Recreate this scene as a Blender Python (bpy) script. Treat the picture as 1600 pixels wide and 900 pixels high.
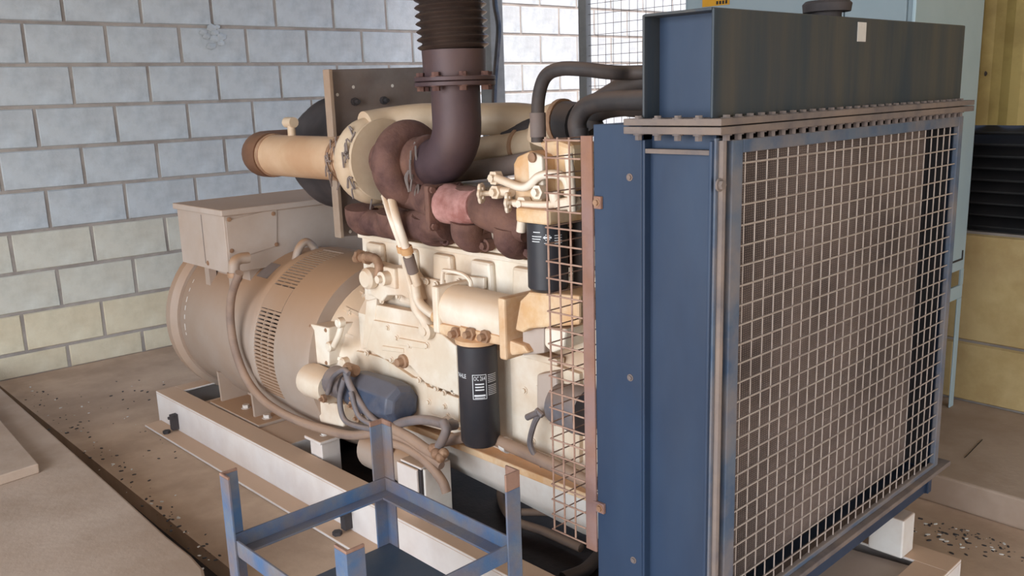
import bpy, bmesh, math, random
from mathutils import Vector, Matrix
random.seed(7)
for o in list(bpy.data.objects): bpy.data.objects.remove(o)
S = bpy.context.scene; COL = S.collection
PI = math.pi; RAD = math.radians

# ------------------------------------------------------------------ camera
FPX = 1397.0; CAM = Vector((0, 0, 1.3515))
YAW, PITCH, ROLL = RAD(43.366), RAD(-12.2785), RAD(-1.8158)
fw = Vector((math.sin(YAW)*math.cos(PITCH), math.cos(YAW)*math.cos(PITCH), math.sin(PITCH)))
rt0 = Vector((math.cos(YAW), -math.sin(YAW), 0)); up0 = rt0.cross(fw)
rt = rt0*math.cos(ROLL) + up0*math.sin(ROLL); upv = -rt0*math.sin(ROLL) + up0*math.cos(ROLL)
cd = bpy.data.cameras.new('camera'); cam = bpy.data.objects.new('camera', cd); COL.objects.link(cam)
cam.matrix_world = Matrix(((rt.x, upv.x, -fw.x, CAM.x), (rt.y, upv.y, -fw.y, CAM.y), (rt.z, upv.z, -fw.z, CAM.z), (0, 0, 0, 1)))
cd.sensor_width = 36; cd.lens = FPX/1600*36; cd.clip_start = .02
S.camera = cam

# ------------------------------------------------------------------ world, light, exposure
S.view_settings.view_transform = 'Standard'; S.view_settings.look = 'None'
S.view_settings.gamma = 1; S.view_settings.use_curve_mapping = False
S.view_settings.exposure = 0.0
W = bpy.data.worlds.new('sky'); S.world = W; W.use_nodes = True
wn = W.node_tree; bg = wn.nodes['Background']
sk = wn.nodes.new('ShaderNodeTexSky'); sk.sky_type = 'NISHITA'; sk.sun_disc = False
sk.sun_elevation = RAD(52); sk.sun_rotation = RAD(194); sk.dust_density = 2.5
wn.links.new(sk.outputs[0], bg.inputs[0]); bg.inputs[1].default_value = .45

def area(name, loc, target, sx, sy, power, col):
    l = bpy.data.lights.new(name, 'AREA'); l.shape = 'RECTANGLE'; l.size = sx; l.size_y = sy
    l.energy = power; l.color = col
    o = bpy.data.objects.new(name, l); COL.objects.link(o); o.location = loc
    o.rotation_euler = (Vector(target)-Vector(loc)).to_track_quat('-Z', 'Y').to_euler()
    return o
sl = bpy.data.lights.new('sun', 'SUN'); sl.energy = 3.2; sl.angle = RAD(2); sl.color = (1, .95, .88)
so = bpy.data.objects.new('sun', sl); COL.objects.link(so); so.location = (4, -3, 6); so.rotation_euler = Vector((.15, .6, -.79)).to_track_quat('-Z', 'Y').to_euler()
# daylight through the wide doorway in the wall on the left and the open front
area('doorway_daylight', (-2.45, 1.1, 1.35), (1.6, 1.3, .75), 3.6, 2.3, 185, (.88, .94, 1.0))
area('front_opening_daylight', (.2, -2.9, 1.2), (1.2, 2, .6), 3.4, 2.0, 45, (.95, .97, 1.0))

# ------------------------------------------------------------------ pixel -> point on a plane
def ray(px, py): return rt*((px-800)/FPX) + upv*(-(py-450)/FPX) + fw
def PX(px, py, x): d = ray(px, py); return CAM + d*((x-CAM.x)/d.x)
def PY(px, py, y): d = ray(px, py); return CAM + d*((y-CAM.y)/d.y)
def PZ(px, py, z): d = ray(px, py); return CAM + d*((z-CAM.z)/d.z)

# ------------------------------------------------------------------ mesh helpers
def B(): return bmesh.new()
def box(bm, x0, x1, y0, y1, z0, z1):
    vs = [bm.verts.new((x, y, z)) for z in (z0, z1) for y in (y0, y1) for x in (x0, x1)]
    for f in ((0,2,3,1),(4,5,7,6),(0,1,5,4),(2,6,7,3),(0,4,6,2),(1,3,7,5)): bm.faces.new([vs[i] for i in f])
    return bm
def frame_of(d):
    d = d.normalized(); a = Vector((0,0,1)) if abs(d.z) < .9 else Vector((1,0,0))
    u = d.cross(a).normalized(); return u, d.cross(u).normalized()
def ringv(bm, c, u, v, r, seg, ph=0): return [bm.verts.new(c+u*(r*math.cos(2*PI*i/seg+ph))+v*(r*math.sin(2*PI*i/seg+ph))) for i in range(seg)]
def skinr(bm, rings, cap=True):
    n = len(rings[0])
    for a, b in zip(rings, rings[1:]):
        for i in range(n): bm.faces.new((a[i], a[(i+1)%n], b[(i+1)%n], b[i]))
    if cap: bm.faces.new(rings[0][::-1]); bm.faces.new(rings[-1])
    return bm
def lathe(bm, p0, d, prof, seg=32, cap=True, ph=0):
    p0 = Vector(p0); d = Vector(d).normalized(); u, v = frame_of(d)
    return skinr(bm, [ringv(bm, p0+d*t, u, v, max(r, .0004), seg, ph) for t, r in prof], cap)
def cyl(bm, p0, p1, r, seg=20, r1=None, ph=0):
    p0, p1 = Vector(p0), Vector(p1); L = (p1-p0).length
    return lathe(bm, p0, p1-p0, [(0, r), (L, r if r1 is None else r1)], seg, True, ph)
def spline(pts, n=6):
    pts = [Vector(p) for p in pts]; out = []
    if len(pts) < 3: return pts
    q = [pts[0]*2-pts[1]] + pts + [pts[-1]*2-pts[-2]]
    for i in range(1, len(q)-2):
        a, b, c, e = q[i-1], q[i], q[i+1], q[i+2]
        for k in range(n):
            t = k/n
            out.append(.5*((2*b)+(c-a)*t+(2*a-5*b+4*c-e)*t*t+(3*b-a-3*c+e)*t**3))
    out.append(pts[-1]); return out
def tube(bm, pts, r, seg=12, n=6, smooth=True):
    P = spline(pts, n) if smooth else [Vector(p) for p in pts]
    rs = r if isinstance(r, (list, tuple)) else None
    rings = []; u = None
    for i, p in enumerate(P):
        d = (P[min(i+1, len(P)-1)]-P[max(i-1, 0)]).normalized()
        if u is None: u, v = frame_of(d)
        u = (u-d*u.dot(d)).normalized(); v = d.cross(u)
        t = i/(len(P)-1)
        if rs: k = t*(len(rs)-1); j = min(int(k), len(rs)-2); rr = rs[j]+(rs[j+1]-rs[j])*(k-j)
        else: rr = r
        rings.append(ringv(bm, p, u, v, rr, seg))
    return skinr(bm, rings)
def prism(bm, pts, off):
    """closed polygon (3D points) extruded by off"""
    off = Vector(off); a = [bm.verts.new(Vector(p)) for p in pts]; b = [bm.verts.new(Vector(p)+off) for p in pts]
    bm.faces.new(a); bm.faces.new(b[::-1]); n = len(a)
    for i in range(n): bm.faces.new((a[i], b[i], b[(i+1)%n], a[(i+1)%n]))
    return bm
def platex(bm, pix, x, th):          # polygon given in pixels on the plane x, thickness towards +x
    return prism(bm, [PX(a, b, x) for a, b in pix], (th, 0, 0))
def sphere(bm, c, r, seg=12):
    bmesh.ops.create_uvsphere(bm, u_segments=seg, v_segments=seg//2+2, radius=r, matrix=Matrix.Translation(Vector(c))); return bm
def hexbolt(bm, c, d, r=.009, h=.007):
    c = Vector(c); d = Vector(d).normalized()
    lathe(bm, c-d*.002, d, [(0, r*1.45), (.0032, r*1.45)], 12); lathe(bm, c, d, [(0, r), (h, r)], 6); return bm

def mesh_of(bm, name, smooth=True, ang=38):
    bmesh.ops.recalc_face_normals(bm, faces=bm.faces[:])
    me = bpy.data.meshes.new(name); bm.to_mesh(me); bm.free()
    if smooth: me.shade_smooth(); me.set_sharp_from_angle(angle=RAD(ang))
    return me
def link(name, me, mat, parent=None, bevel=0, loc=None):
    o = bpy.data.objects.new(name, me); COL.objects.link(o)
    if mat is not None and not me.materials: me.materials.append(mat)
    if parent is not None:
        o.parent = parent; o.matrix_parent_inverse = Matrix.Translation(-ROOTLOC(parent))
    if loc is not None: o.location = loc
    if bevel:
        m = o.modifiers.new('bevel', 'BEVEL'); m.width = bevel; m.segments = 2; m.limit_method = 'ANGLE'; m.angle_limit = RAD(40)
    return o
def ROOTLOC(p):
    v = Vector((0,0,0))
    while p is not None:
        if p.parent is None: return Vector(p.location)
        p = p.parent
    return v
def part(name, bm, mat, parent, bevel=0, smooth=True, ang=38, label=None):
    o = link(name, mesh_of(bm, name, smooth, ang), mat, parent, bevel)
    if parent is not None and parent.parent is not None: o.matrix_parent_inverse = Matrix.Identity(4)
    if label: o['label'] = label
    return o
def tag(o, label, cat=None, group=None, kind=None):
    if label: o['label'] = label
    if cat: o['category'] = cat
    if group: o['group'] = group
    if kind: o['kind'] = kind
    return o
def thing(name, loc, label, cat, group=None):
    o = bpy.data.objects.new(name, None); COL.objects.link(o); o.location = loc; o.empty_display_size = .1
    return tag(o, label, cat, group)
def one(name, bm, mat, label, cat, group=None, bevel=0, smooth=True, ang=38):
    return tag(link(name, mesh_of(bm, name, smooth, ang), mat, None, bevel), label, cat, group)
def struct(name, bm, mat, bevel=0):
    return tag(link(name, mesh_of(bm, name, False), mat, None, bevel), None, kind='structure')
def copies(name, me, mat, parent, locs, rots=None):
    """alike pieces sharing one mesh, children of parent (thing or part)"""
    out = []
    for i, l in enumerate(locs):
        o = bpy.data.objects.new(name, me); COL.objects.link(o)
        if not me.materials: me.materials.append(mat)
        o.parent = parent
        o.matrix_parent_inverse = Matrix.Translation(-ROOTLOC(parent)) if parent.parent is None else Matrix.Identity(4)
        o.location = l
        if rots: o.rotation_euler = rots[i]
        out.append(o)
    return out

# ------------------------------------------------------------------ materials
def lin(r, g, b):
    f = lambda c: (c/255/12.92) if c/255 <= .04045 else ((c/255+.055)/1.055)**2.4
    return (f(r), f(g), f(b), 1)
def mat(name, c1, c2=None, rough=.6, metal=0, dust=None, amt=.5, up=0., scale=7, bump=.15, bscale=60, lo=.42, hi=.62, stretch=None, spec=.4):
    m = bpy.data.materials.new(name); m.use_nodes = True; N = m.node_tree.nodes; L = m.node_tree.links
    b = N['Principled BSDF']; b.inputs['Roughness'].default_value = rough; b.inputs['Metallic'].default_value = metal
    b.inputs['Specular IOR Level'].default_value = spec
    tc = N.new('ShaderNodeTexCoord'); mp = N.new('ShaderNodeMapping'); L.new(tc.outputs['Object'], mp.inputs[0])
    if stretch: mp.inputs['Scale'].default_value = stretch
    def noise(sc, det=5, off=0):
        n = N.new('ShaderNodeTexNoise'); n.inputs['Scale'].default_value = sc; n.inputs['Detail'].default_value = det
        n.inputs['Roughness'].default_value = .6
        if off:
            q = N.new('ShaderNodeMapping'); q.inputs['Location'].default_value = (off, off*.7, off*1.3); L.new(mp.outputs[0], q.inputs[0]); L.new(q.outputs[0], n.inputs[0])
        else: L.new(mp.outputs[0], n.inputs[0])
        return n.outputs[0]
    def rng(v, a, z, o0=0., o1=1.):
        r = N.new('ShaderNodeMapRange'); r.inputs[1].default_value = a; r.inputs[2].default_value = z
        r.inputs[3].default_value = o0; r.inputs[4].default_value = o1; L.new(v, r.inputs[0]); return r.outputs[0]
    def mix(f, a, c):
        x = N.new('ShaderNodeMix'); x.data_type = 'RGBA'; L.new(f, x.inputs[0])
        for s, k in ((a, 6), (c, 7)):
            if isinstance(s, tuple): x.inputs[k].default_value = s
            else: L.new(s, x.inputs[k])
        return x.outputs[2]
    col = mix(rng(noise(scale), lo, hi), c1, c2 if c2 else tuple(v*.82 for v in c1[:3])+(1,))
    if dust:
        f = rng(noise(scale*.6, 6, 3.1), .4, .7, 0, amt)
        if up:
            g = N.new('ShaderNodeNewGeometry'); s = N.new('ShaderNodeSeparateXYZ'); L.new(g.outputs['Normal'], s.inputs[0])
            u = rng(s.outputs[2], .08, .75, 0, up)
            a = N.new('ShaderNodeMath'); a.operation = 'MAXIMUM'; L.new(f, a.inputs[0]); L.new(u, a.inputs[1]); f = a.outputs[0]
        col = mix(f, col, dust)
    L.new(col, b.inputs['Base Color'])
    if bump:
        bp = N.new('ShaderNodeBump'); bp.inputs['Strength'].default_value = bump; bp.inputs['Distance'].default_value = .004
        L.new(noise(bscale, 4, 1.7), bp.inputs['Height']); L.new(bp.outputs[0], b.inputs['Normal'])
    return m
DUST = lin(172, 138, 110)
M = {}
M['block'] = mat('painted_block', lin(188, 194, 199), lin(166, 172, 178), .85, dust=lin(158, 152, 147), amt=.45, scale=6, bump=.7, bscale=45)
M['block_mid'] = mat('painted_block_faint_bounce', lin(202, 200, 190), lin(184, 182, 172), .85, dust=lin(176, 160, 136), amt=.4, scale=6, bump=.6, bscale=45)  # slightly creamier: some warm floor bounce painted into the colour, plus dust
M['block_low'] = mat('painted_block_bounce_dusty', lin(214, 204, 180), lin(198, 188, 164), .85, dust=lin(186, 160, 124), amt=.45, scale=6, bump=.6, bscale=45)  # creamiest courses: warm floor bounce put into the base colour, with dust
M['mortar'] = mat('mortar', lin(160, 151, 144), lin(140, 131, 125), .95, bump=.4)
M['yellow'] = mat('yellow_block', lin(206, 182, 132), lin(190, 164, 114), .85, dust=lin(160, 130, 92), amt=.5, scale=6, bump=.3)
M['ysheet'] = mat('yellow_sheet', lin(168, 146, 88), lin(148, 126, 74), .6, bump=.1)
M['floor'] = mat('dusty_concrete', lin(196, 168, 143), lin(174, 147, 124), .95, dust=lin(140, 116, 98), amt=.6, scale=2.6, bump=.35, bscale=40)
M['slab'] = mat('slab_concrete', lin(180, 159, 142), lin(164, 142, 124), .95, dust=lin(150, 124, 102), amt=.5, scale=3, bump=.3, bscale=45)
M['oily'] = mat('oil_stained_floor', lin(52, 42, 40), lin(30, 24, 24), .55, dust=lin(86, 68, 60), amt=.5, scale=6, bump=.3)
M['plaster'] = mat('ceiling_sheet', lin(190, 190, 185), lin(175, 175, 170), .9, bump=.1)
M['cream'] = mat('cream_engine_paint', lin(238, 227, 210), lin(226, 209, 186), .5, dust=lin(203, 164, 128), amt=.6, up=.8, scale=6, bump=.15)
M['creamrust'] = mat('cream_paint_rust_stained', lin(234, 210, 176), lin(218, 176, 128), .55, dust=lin(186, 126, 78), amt=.65, up=.7, scale=9, bump=.15)
M['pipecream'] = mat('cream_pipe_paint', lin(212, 192, 166), lin(196, 172, 144), .5, dust=lin(176, 136, 102), amt=.5, up=.35, scale=5, bump=.08)
M['pipetan'] = mat('tan_pipe_paint', lin(206, 174, 142), lin(192, 156, 122), .45, dust=lin(176, 124, 88), amt=.6, up=.2, scale=4, bump=.06)
M['tan'] = mat('dusty_alternator_paint', lin(172, 156, 144), lin(164, 144, 128), .55, dust=lin(168, 127, 93), amt=.45, up=.9, scale=2.2, bump=.08)
M['beige'] = mat('beige_box_paint', lin(190, 176, 166), lin(180, 164, 152), .6, dust=DUST, amt=.4, up=.8, scale=4, bump=.06)
M['skid'] = mat('skid_grey_paint', lin(222, 214, 208), lin(212, 202, 196), .6, dust=lin(190, 156, 128), amt=.25, up=.95, scale=5, bump=.1)
M['white'] = mat('white_paint', lin(226, 222, 216), lin(214, 206, 198), .5, dust=DUST, amt=.35, up=.7, scale=6, bump=.08)
M['rust'] = mat('rusty_cast_iron', lin(104, 74, 68), lin(78, 52, 48), .85, dust=lin(136, 98, 78), amt=.55, up=.25, scale=13, bump=.6, bscale=80)
M['pinkrust'] = mat('pink_flaking_manifold', lin(196, 146, 138), lin(158, 104, 96), .9, dust=lin(120, 78, 70), amt=.7, scale=16, bump=.6, bscale=70)
M['exhaust'] = mat('heat_browned_steel', lin(80, 62, 66), lin(66, 50, 54), .55, metal=.15, dust=lin(104, 78, 64), amt=.6, scale=5, bump=.15)
M['bellows'] = mat('dark_steel_bellows', lin(92, 78, 72), lin(70, 58, 56), .38, metal=.6, dust=lin(110, 88, 74), amt=.4, scale=6, bump=.08)
M['blue'] = mat('dark_blue_radiator_paint', lin(34, 54, 80), lin(28, 45, 69), .48, dust=lin(66, 76, 92), amt=.5, up=.75, scale=4, bump=.06, stretch=(1, 1, .4))
M['tank'] = mat('streaked_blue_tank', lin(44, 56, 68), lin(54, 62, 68), .5, dust=lin(84, 78, 70), amt=.75, up=.8, scale=9, bump=.06, stretch=(2.6, 2.6, .22), lo=.35, hi=.65)
M['bluedust'] = mat('dusty_blue_flange', lin(92, 102, 116), lin(72, 88, 110), .7, dust=lin(136, 122, 112), amt=.85, up=.9, scale=12, bump=.2)
M['ledge'] = mat('dust_covered_flange', lin(118, 106, 100), lin(98, 90, 89), .8, dust=lin(134, 116, 103), amt=.8, scale=14, bump=.25)
M['wire'] = mat('galvanised_wire', lin(190, 176, 166), lin(168, 154, 146), .5, metal=.25, bump=0)
M['rustwire'] = mat('rusty_guard_wire', lin(170, 138, 120), lin(146, 112, 96), .8, bump=.1, scale=20)
M['rustbar'] = mat('rusty_flat_bar', lin(134, 108, 104), lin(118, 90, 84), .8, dust=lin(150, 106, 78), amt=.7, scale=10, bump=.3)
M['black'] = mat('black_filter_paint', lin(44, 46, 52), lin(38, 40, 46), .42, dust=lin(92, 76, 70), amt=.3, up=.5, scale=8, bump=.02)
M['rubber'] = mat('black_rubber', lin(58, 54, 54), lin(46, 43, 44), .65, dust=lin(112, 92, 80), amt=.45, up=.6, scale=9, bump=.08)
M['cable'] = mat('dusty_cable', lin(146, 124, 110), lin(126, 106, 96), .7, dust=lin(178, 142, 114), amt=.6, up=.6, scale=9, bump=.05)
M['greyhose'] = mat('grey_hose', lin(112, 108, 112), lin(92, 88, 92), .6, dust=DUST, amt=.4, up=.4, scale=9, bump=.06)
M['dark'] = mat('dark_steel', lin(62, 58, 60), lin(48, 45, 48), .7, dust=lin(96, 80, 72), amt=.4, scale=6, bump=.15)
M['bracket'] = mat('dark_grey_bracket', lin(126, 116, 112), lin(110, 98, 94), .7, dust=lin(138, 112, 96), amt=.6, scale=5, bump=.12)
M['brownbar'] = mat('dusty_brown_bar', lin(156, 138, 122), lin(140, 120, 104), .75, dust=lin(166, 134, 108), amt=.5, scale=6, bump=.1)
M['navy'] = mat('navy_starter_paint', lin(56, 70, 92), lin(40, 52, 74), .45, dust=lin(120, 112, 112), amt=.5, up=.6, scale=14, bump=.1)
M['stand'] = mat('worn_blue_stand_paint', lin(70, 98, 132), lin(108, 114, 122), .55, dust=lin(122, 101, 90), amt=1.0, up=.4, scale=9, bump=.3, bscale=90)
M['standrust'] = mat('rust_bare_steel', lin(150, 116, 98), lin(124, 92, 78), .85, bump=.3, scale=18)
M['shelf'] = mat('dark_blue_sheet', lin(58, 72, 88), lin(50, 64, 82), .5, dust=lin(100, 92, 88), amt=.5, scale=6, bump=.1)
M['cab'] = mat('pale_blue_cabinet_paint', lin(176, 196, 206), lin(166, 188, 198), .5, bump=.03, scale=2)
M['cabdk'] = mat('grey_cabinet_door_paint', lin(150, 164, 172), lin(140, 156, 164), .5, bump=.03, scale=2)
M['void'] = mat('black_louvre', lin(34, 32, 34), lin(26, 25, 28), .6, bump=.02)
M['col'] = mat('grey_steel_post', lin(122, 122, 122), lin(108, 108, 108), .5, bump=.05)
M['labelw'] = mat('white_print', lin(222, 222, 222), lin(212, 212, 212), .6, bump=0)
M['yellowlabel'] = mat('yellow_label', lin(206, 150, 40), lin(196, 140, 36), .5, bump=0)
M['brass'] = mat('dusty_fitting', lin(168, 132, 104), lin(140, 104, 80), .6, metal=.2, dust=DUST, amt=.5, scale=20, bump=.2)
M['debris'] = mat('pale_debris', lin(222, 218, 212), lin(200, 194, 186), .8, bump=0)
M['hosebr'] = mat('brown_rubber_sleeve', lin(112, 78, 58), lin(92, 62, 46), .6, dust=lin(150, 110, 80), amt=.4, up=.3, scale=8, bump=.05)

def core_mat():
    m = bpy.data.materials.new('dusty_radiator_fins'); m.use_nodes = True; N = m.node_tree.nodes; L = m.node_tree.links
    b = N['Principled BSDF']; b.inputs['Roughness'].default_value = .9
    tc = N.new('ShaderNodeTexCoord')
    def wave(d, sc):
        w = N.new('ShaderNodeTexWave'); w.wave_type = 'BANDS'; w.bands_direction = d; w.inputs['Scale'].default_value = sc
        L.new(tc.outputs['Object'], w.inputs[0]); return w.outputs['Fac']
    n = N.new('ShaderNodeTexNoise'); n.inputs['Scale'].default_value = 4; n.inputs['Detail'].default_value = 5; L.new(tc.outputs['Object'], n.inputs[0])
    a = N.new('ShaderNodeMath'); a.operation = 'MULTIPLY'; L.new(wave('X', 42), a.inputs[0]); L.new(wave('Z', 70), a.inputs[1])
    a2 = N.new('ShaderNodeMath'); a2.operation = 'MULTIPLY_ADD'; L.new(a.outputs[0], a2.inputs[0]); a2.inputs[1].default_value = .55; L.new(n.outputs[0], a2.inputs[2])
    r = N.new('ShaderNodeValToRGB'); r.color_ramp.elements[0].position = .35; r.color_ramp.elements[1].position = 1.0
    r.color_ramp.elements[0].color = lin(66, 57, 54); r.color_ramp.elements[1].color = lin(140, 122, 113)
    L.new(a2.outputs[0], r.inputs[0]); L.new(r.outputs[0], b.inputs['Base Color'])
    bp = N.new('ShaderNodeBump'); bp.inputs['Strength'].default_value = .6; bp.inputs['Distance'].default_value = .004
    L.new(a.outputs[0], bp.inputs['Height']); L.new(bp.outputs[0], b.inputs['Normal'])
    return m
M['core'] = core_mat()

# ================================================================== ROOM
DEL = RAD(-2.024); tw = Vector((math.cos(DEL), math.sin(DEL), 0)); nw = Vector((-math.sin(DEL), math.cos(DEL), 0))
ROT = Matrix.Rotation(DEL, 4, 'Z')
def wpt(u, d, z): return tw*u + nw*d + Vector((0, 0, z))     # room-aligned coordinates
def wbox(bm, u0, u1, d0, d1, z0, z1):
    n0 = len(bm.verts); box(bm, u0, u1, d0, d1, z0, z1); bm.verts.ensure_lookup_table()
    for v in bm.verts[n0:]: v.co = ROT @ v.co
    return bm
WD = 5.0
SH = .13
SE = [PZ(0, 605, SH), PZ(160, 746, SH), PZ(262, 838, SH), PZ(300, 868, SH), PZ(318, 888, SH)]
g0 = Vector((SE[0].x, SE[0].y, 0)); gd_ = (Vector((SE[2].x, SE[2].y, 0))-g0).normalized(); gn = Vector((-gd_.y, gd_.x, 0))
gA, gB = g0-gd_*.62, g0+gd_*2.45
fl = B(); GW = .15
poly = [gA+gn*.09, gB+gn*GW, Vector((8, gB.y, 0)), Vector((8, 6.2, 0)), Vector((gA.x+.09, 6.2, 0))]
prism(fl, poly, (0, 0, -.3)); box(fl, -8, 8, -4, gB.y, -.3, 0)
prism(fl, [Vector((-8, 6.2, 0)), Vector((-8, gB.y, 0)), gB, gA, Vector((gA.x, 6.2, 0))], (0, 0, -.3))
box(fl, -8, 8, -4, 6.2, -.4, -.09)
flo = struct('floor', fl, M['floor'])
bm = B(); prism(bm, [gA, gB, gB+gn*GW, gA+gn*.09], (0, 0, -.03))
for v in bm.verts: v.co.z -= .062
part('gutter_dark_strip', bm, M['oily'], flo, 0, False)  # flat dark strip along the gutter bottom
# back wall: mortar core with every painted block proud of it
bm = B(); wbox(bm, -2.6, 7.2, WD+.007, WD+.2, 0, 3.4); wall = struct('wall_back', bm, M['mortar'])
LB, HB, J = .39, .2055, .012
def block_mesh(l, h, seed):
    r = random.Random(seed); b = B(); jit = lambda: r.uniform(-.002, .002)
    a, c = -l/2, l/2; e = .006
    o = [(a+jit(), .01, jit()*.6), (c+jit(), .01, jit()*.6), (c+jit(), .01, h+jit()*.6), (a+jit(), .01, h+jit()*.6)]
    i = [(a+e+jit(), jit(), e), (c-e+jit(), jit(), e), (c-e+jit(), jit(), h-e), (a+e+jit(), jit(), h-e)]
    ov = [b.verts.new(p) for p in o]; iv = [b.verts.new(p) for p in i]
    b.faces.new(iv)
    for k in range(4): b.faces.new((ov[k], ov[(k+1)%4], iv[(k+1)%4], iv[k]))
    return mesh_of(b, 'block', False)
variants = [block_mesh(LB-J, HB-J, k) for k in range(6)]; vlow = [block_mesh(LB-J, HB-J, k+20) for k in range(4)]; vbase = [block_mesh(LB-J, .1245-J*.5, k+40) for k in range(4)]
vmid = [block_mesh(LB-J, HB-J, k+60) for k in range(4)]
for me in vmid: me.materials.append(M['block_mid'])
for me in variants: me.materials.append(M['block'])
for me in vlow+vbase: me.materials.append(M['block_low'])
rz = 0
for row in range(12):
    z0 = 0 if row == 0 else .1245 + (row-1)*HB
    ph = 1.252 if row % 2 == 0 else 1.448
    k0 = int((.3-ph)/LB) - 1
    for k in range(k0, k0+18):
        uc = ph + (k+.5)*LB
        if uc < .25 or uc > 6.6: continue
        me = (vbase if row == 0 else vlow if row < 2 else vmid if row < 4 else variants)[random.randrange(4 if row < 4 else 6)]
        o = bpy.data.objects.new('block', me); COL.objects.link(o); o.parent = wall
        o.location = wpt(uc, WD+random.uniform(-.0015, .0015), z0 + (0 if row == 0 else J/2)); o.rotation_euler = (0, 0, DEL)
# rough plaster patch on one block
bm = B()
for k in range(14):
    u, z = 2.225+random.gauss(0, .03), 1.70+random.gauss(0, .035); p = wpt(u, WD-.003, z)
    bmesh.ops.create_icosphere(bm, subdivisions=1, radius=random.uniform(.012, .028), matrix=Matrix.Translation(p) @ ROT @ Matrix.Diagonal((1.2, .3, .8, 1)))
o = part('plaster_patch', bm, M['block'], wall)
# left wall with wide doorway, front wall with opening, ceiling
bm = B(); box(bm, -2.7, -2.5, -3.2, -.9, 0, 3.4); box(bm, -2.7, -2.5, 3.2, 5.4, 0, 3.4); box(bm, -2.7, -2.5, -.9, 3.2, 2.6, 3.4); struct('wall_left', bm, M['block'])
bm = B(); box(bm, -2.5, -1.7, -3.2, -3, 0, 3.4); box(bm, 2.1, 3.6, -3.2, -3, 0, 3.4); box(bm, -1.7, 2.1, -3.2, -3, 2.4, 3.4); struct('wall_front', bm, M['block'])
bm = B(); box(bm, -2.7, 3.62, -3.2, 5.3, 3.4, 3.5); struct('ceiling', bm, M['plaster'])
# right wall: yellow blockwork, black louvre band, corrugated yellow sheet above
XR = 3.56
bm = B(); wbox(bm, XR+.012, XR+.2, -3.1, 2.25, 0, .78); wr = struct('wall_right', bm, M['mortar'])
ym = []
def yblock(d0, d1, z0, z1):
    b = B(); j = .005; e = .006
    o = [(.012, d0+j, z0+j), (.012, d1-j, z0+j), (.012, d1-j, z1-j), (.012, d0+j, z1-j)]; i = [(0, d0+j+e, z0+j+e), (0, d1-j-e, z0+j+e), (0, d1-j-e, z1-j-e), (0, d0+j+e, z1-j-e)]
    ov = [b.verts.new(p) for p in o]; iv = [b.verts.new(p) for p in i]; b.faces.new(iv)
    for k in range(4): b.faces.new((ov[k], ov[(k+1)%4], iv[(k+1)%4], iv[k]))
    for v in b.verts: v.co = ROT @ (v.co + Vector((XR, 0, 0)))
    part('block', b, M['yellow'], wr, smooth=False)
for k in range(7):
    yblock(-.35+k*.39-.2, -.35+(k+1)*.39-.2, .10, .345)
for k in range(3):
    yblock(-.9+k*.95, -.9+(k+1)*.95, .345, .775)
bm = B(); wbox(bm, XR+.05, XR+.2, -3.1, 2.25, .78, 1.18); lv = tag(link('window_1', mesh_of(bm, 'window_1', False), M['void']), None, kind='structure')
for k in range(9):
    b = B(); z = .80+k*.044; pts = [ROT @ Vector((XR+.0, -1.5, z)), ROT @ Vector((XR+.045, -1.5, z+.03)), ROT @ Vector((XR+.045, -1.5, z+.036)), ROT @ Vector((XR, -1.5, z+.006))]
    prism(b, pts, nw*3.7); part('louvre_slat', b, M['void'], lv, smooth=False)
bm = B(); n0 = 0
N_ = 150; prof = []
for k in range(N_+1):
    d = -3.1 + 5.35*k/N_; prof.append((XR+.02+(.012 if k % 4 in (0, 1) else 0), d))
lo = [bm.verts.new(ROT @ Vector((x, d, 1.18))) for x, d in prof]; hi = [bm.verts.new(ROT @ Vector((x, d, 3.4))) for x, d in prof]
for k in range(N_): bm.faces.new((lo[k], lo[k+1], hi[k+1], hi[k]))
struct('trim_1', bm, M['ysheet'])

# raised concrete on the left with a cover slab, plinth on the right
def slab(name, poly, z0, z1, m, label, cat, bev=.012):
    b = B(); prism(b, [Vector((p[0], p[1], z0)) for p in poly], (0, 0, z1-z0)); return one(name, b, m, label, cat, bevel=bev, smooth=False)
slab('concrete_slab', [(p.x, p.y) for p in SE] + [(SE[-1].x-.03, SE[-1].y-.08), (SE[-1].x-.12, SE[-1].y-.15), (-2.4, 1.9), (-2.4, 4.93), (SE[0].x, 4.93)], 0, SH, M['slab'],
     'raised dusty concrete slab with a long straight edge beside the generator', 'slab', .008)
c0, c1, c2 = PZ(60, 724, SH+.035), PZ(0, 655, SH+.035), PZ(0, 743, SH+.035)
d1 = (c1-c0).normalized(); d2 = (c2-c0).normalized()
q = [c0, c0+d1*1.2, c0+d1*1.2+d2*1.4, c0+d2*1.4]
slab('cover_slab', [(p.x, p.y) for p in q], SH, SH+.035, M['slab'], 'thin cover slab lying on the raised concrete slab', 'slab', .004)
p0, p1 = PZ(1460, 762, .1), PZ(1600, 802, .1)
bm = B(); wbox(bm, 2.80, XR+.011, -2.9, 2.3, 0, .1); plinth = one('concrete_plinth', bm, M['slab'], 'low dusty concrete plinth carrying the electrical cabinet', 'plinth', bevel=.008, smooth=False)
a, b_ = PZ(1507, 716, .1), PZ(1532, 690, .1); bm = B(); prism(bm, [a, a+Vector((.02, 0, 0)), b_+Vector((.02, 0, 0)), b_], (0, 0, .003))
tag(link('scrap_strip', mesh_of(bm, 'scrap_strip', False), M['void']), 'short black strip lying on the concrete plinth', 'strip')
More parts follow.
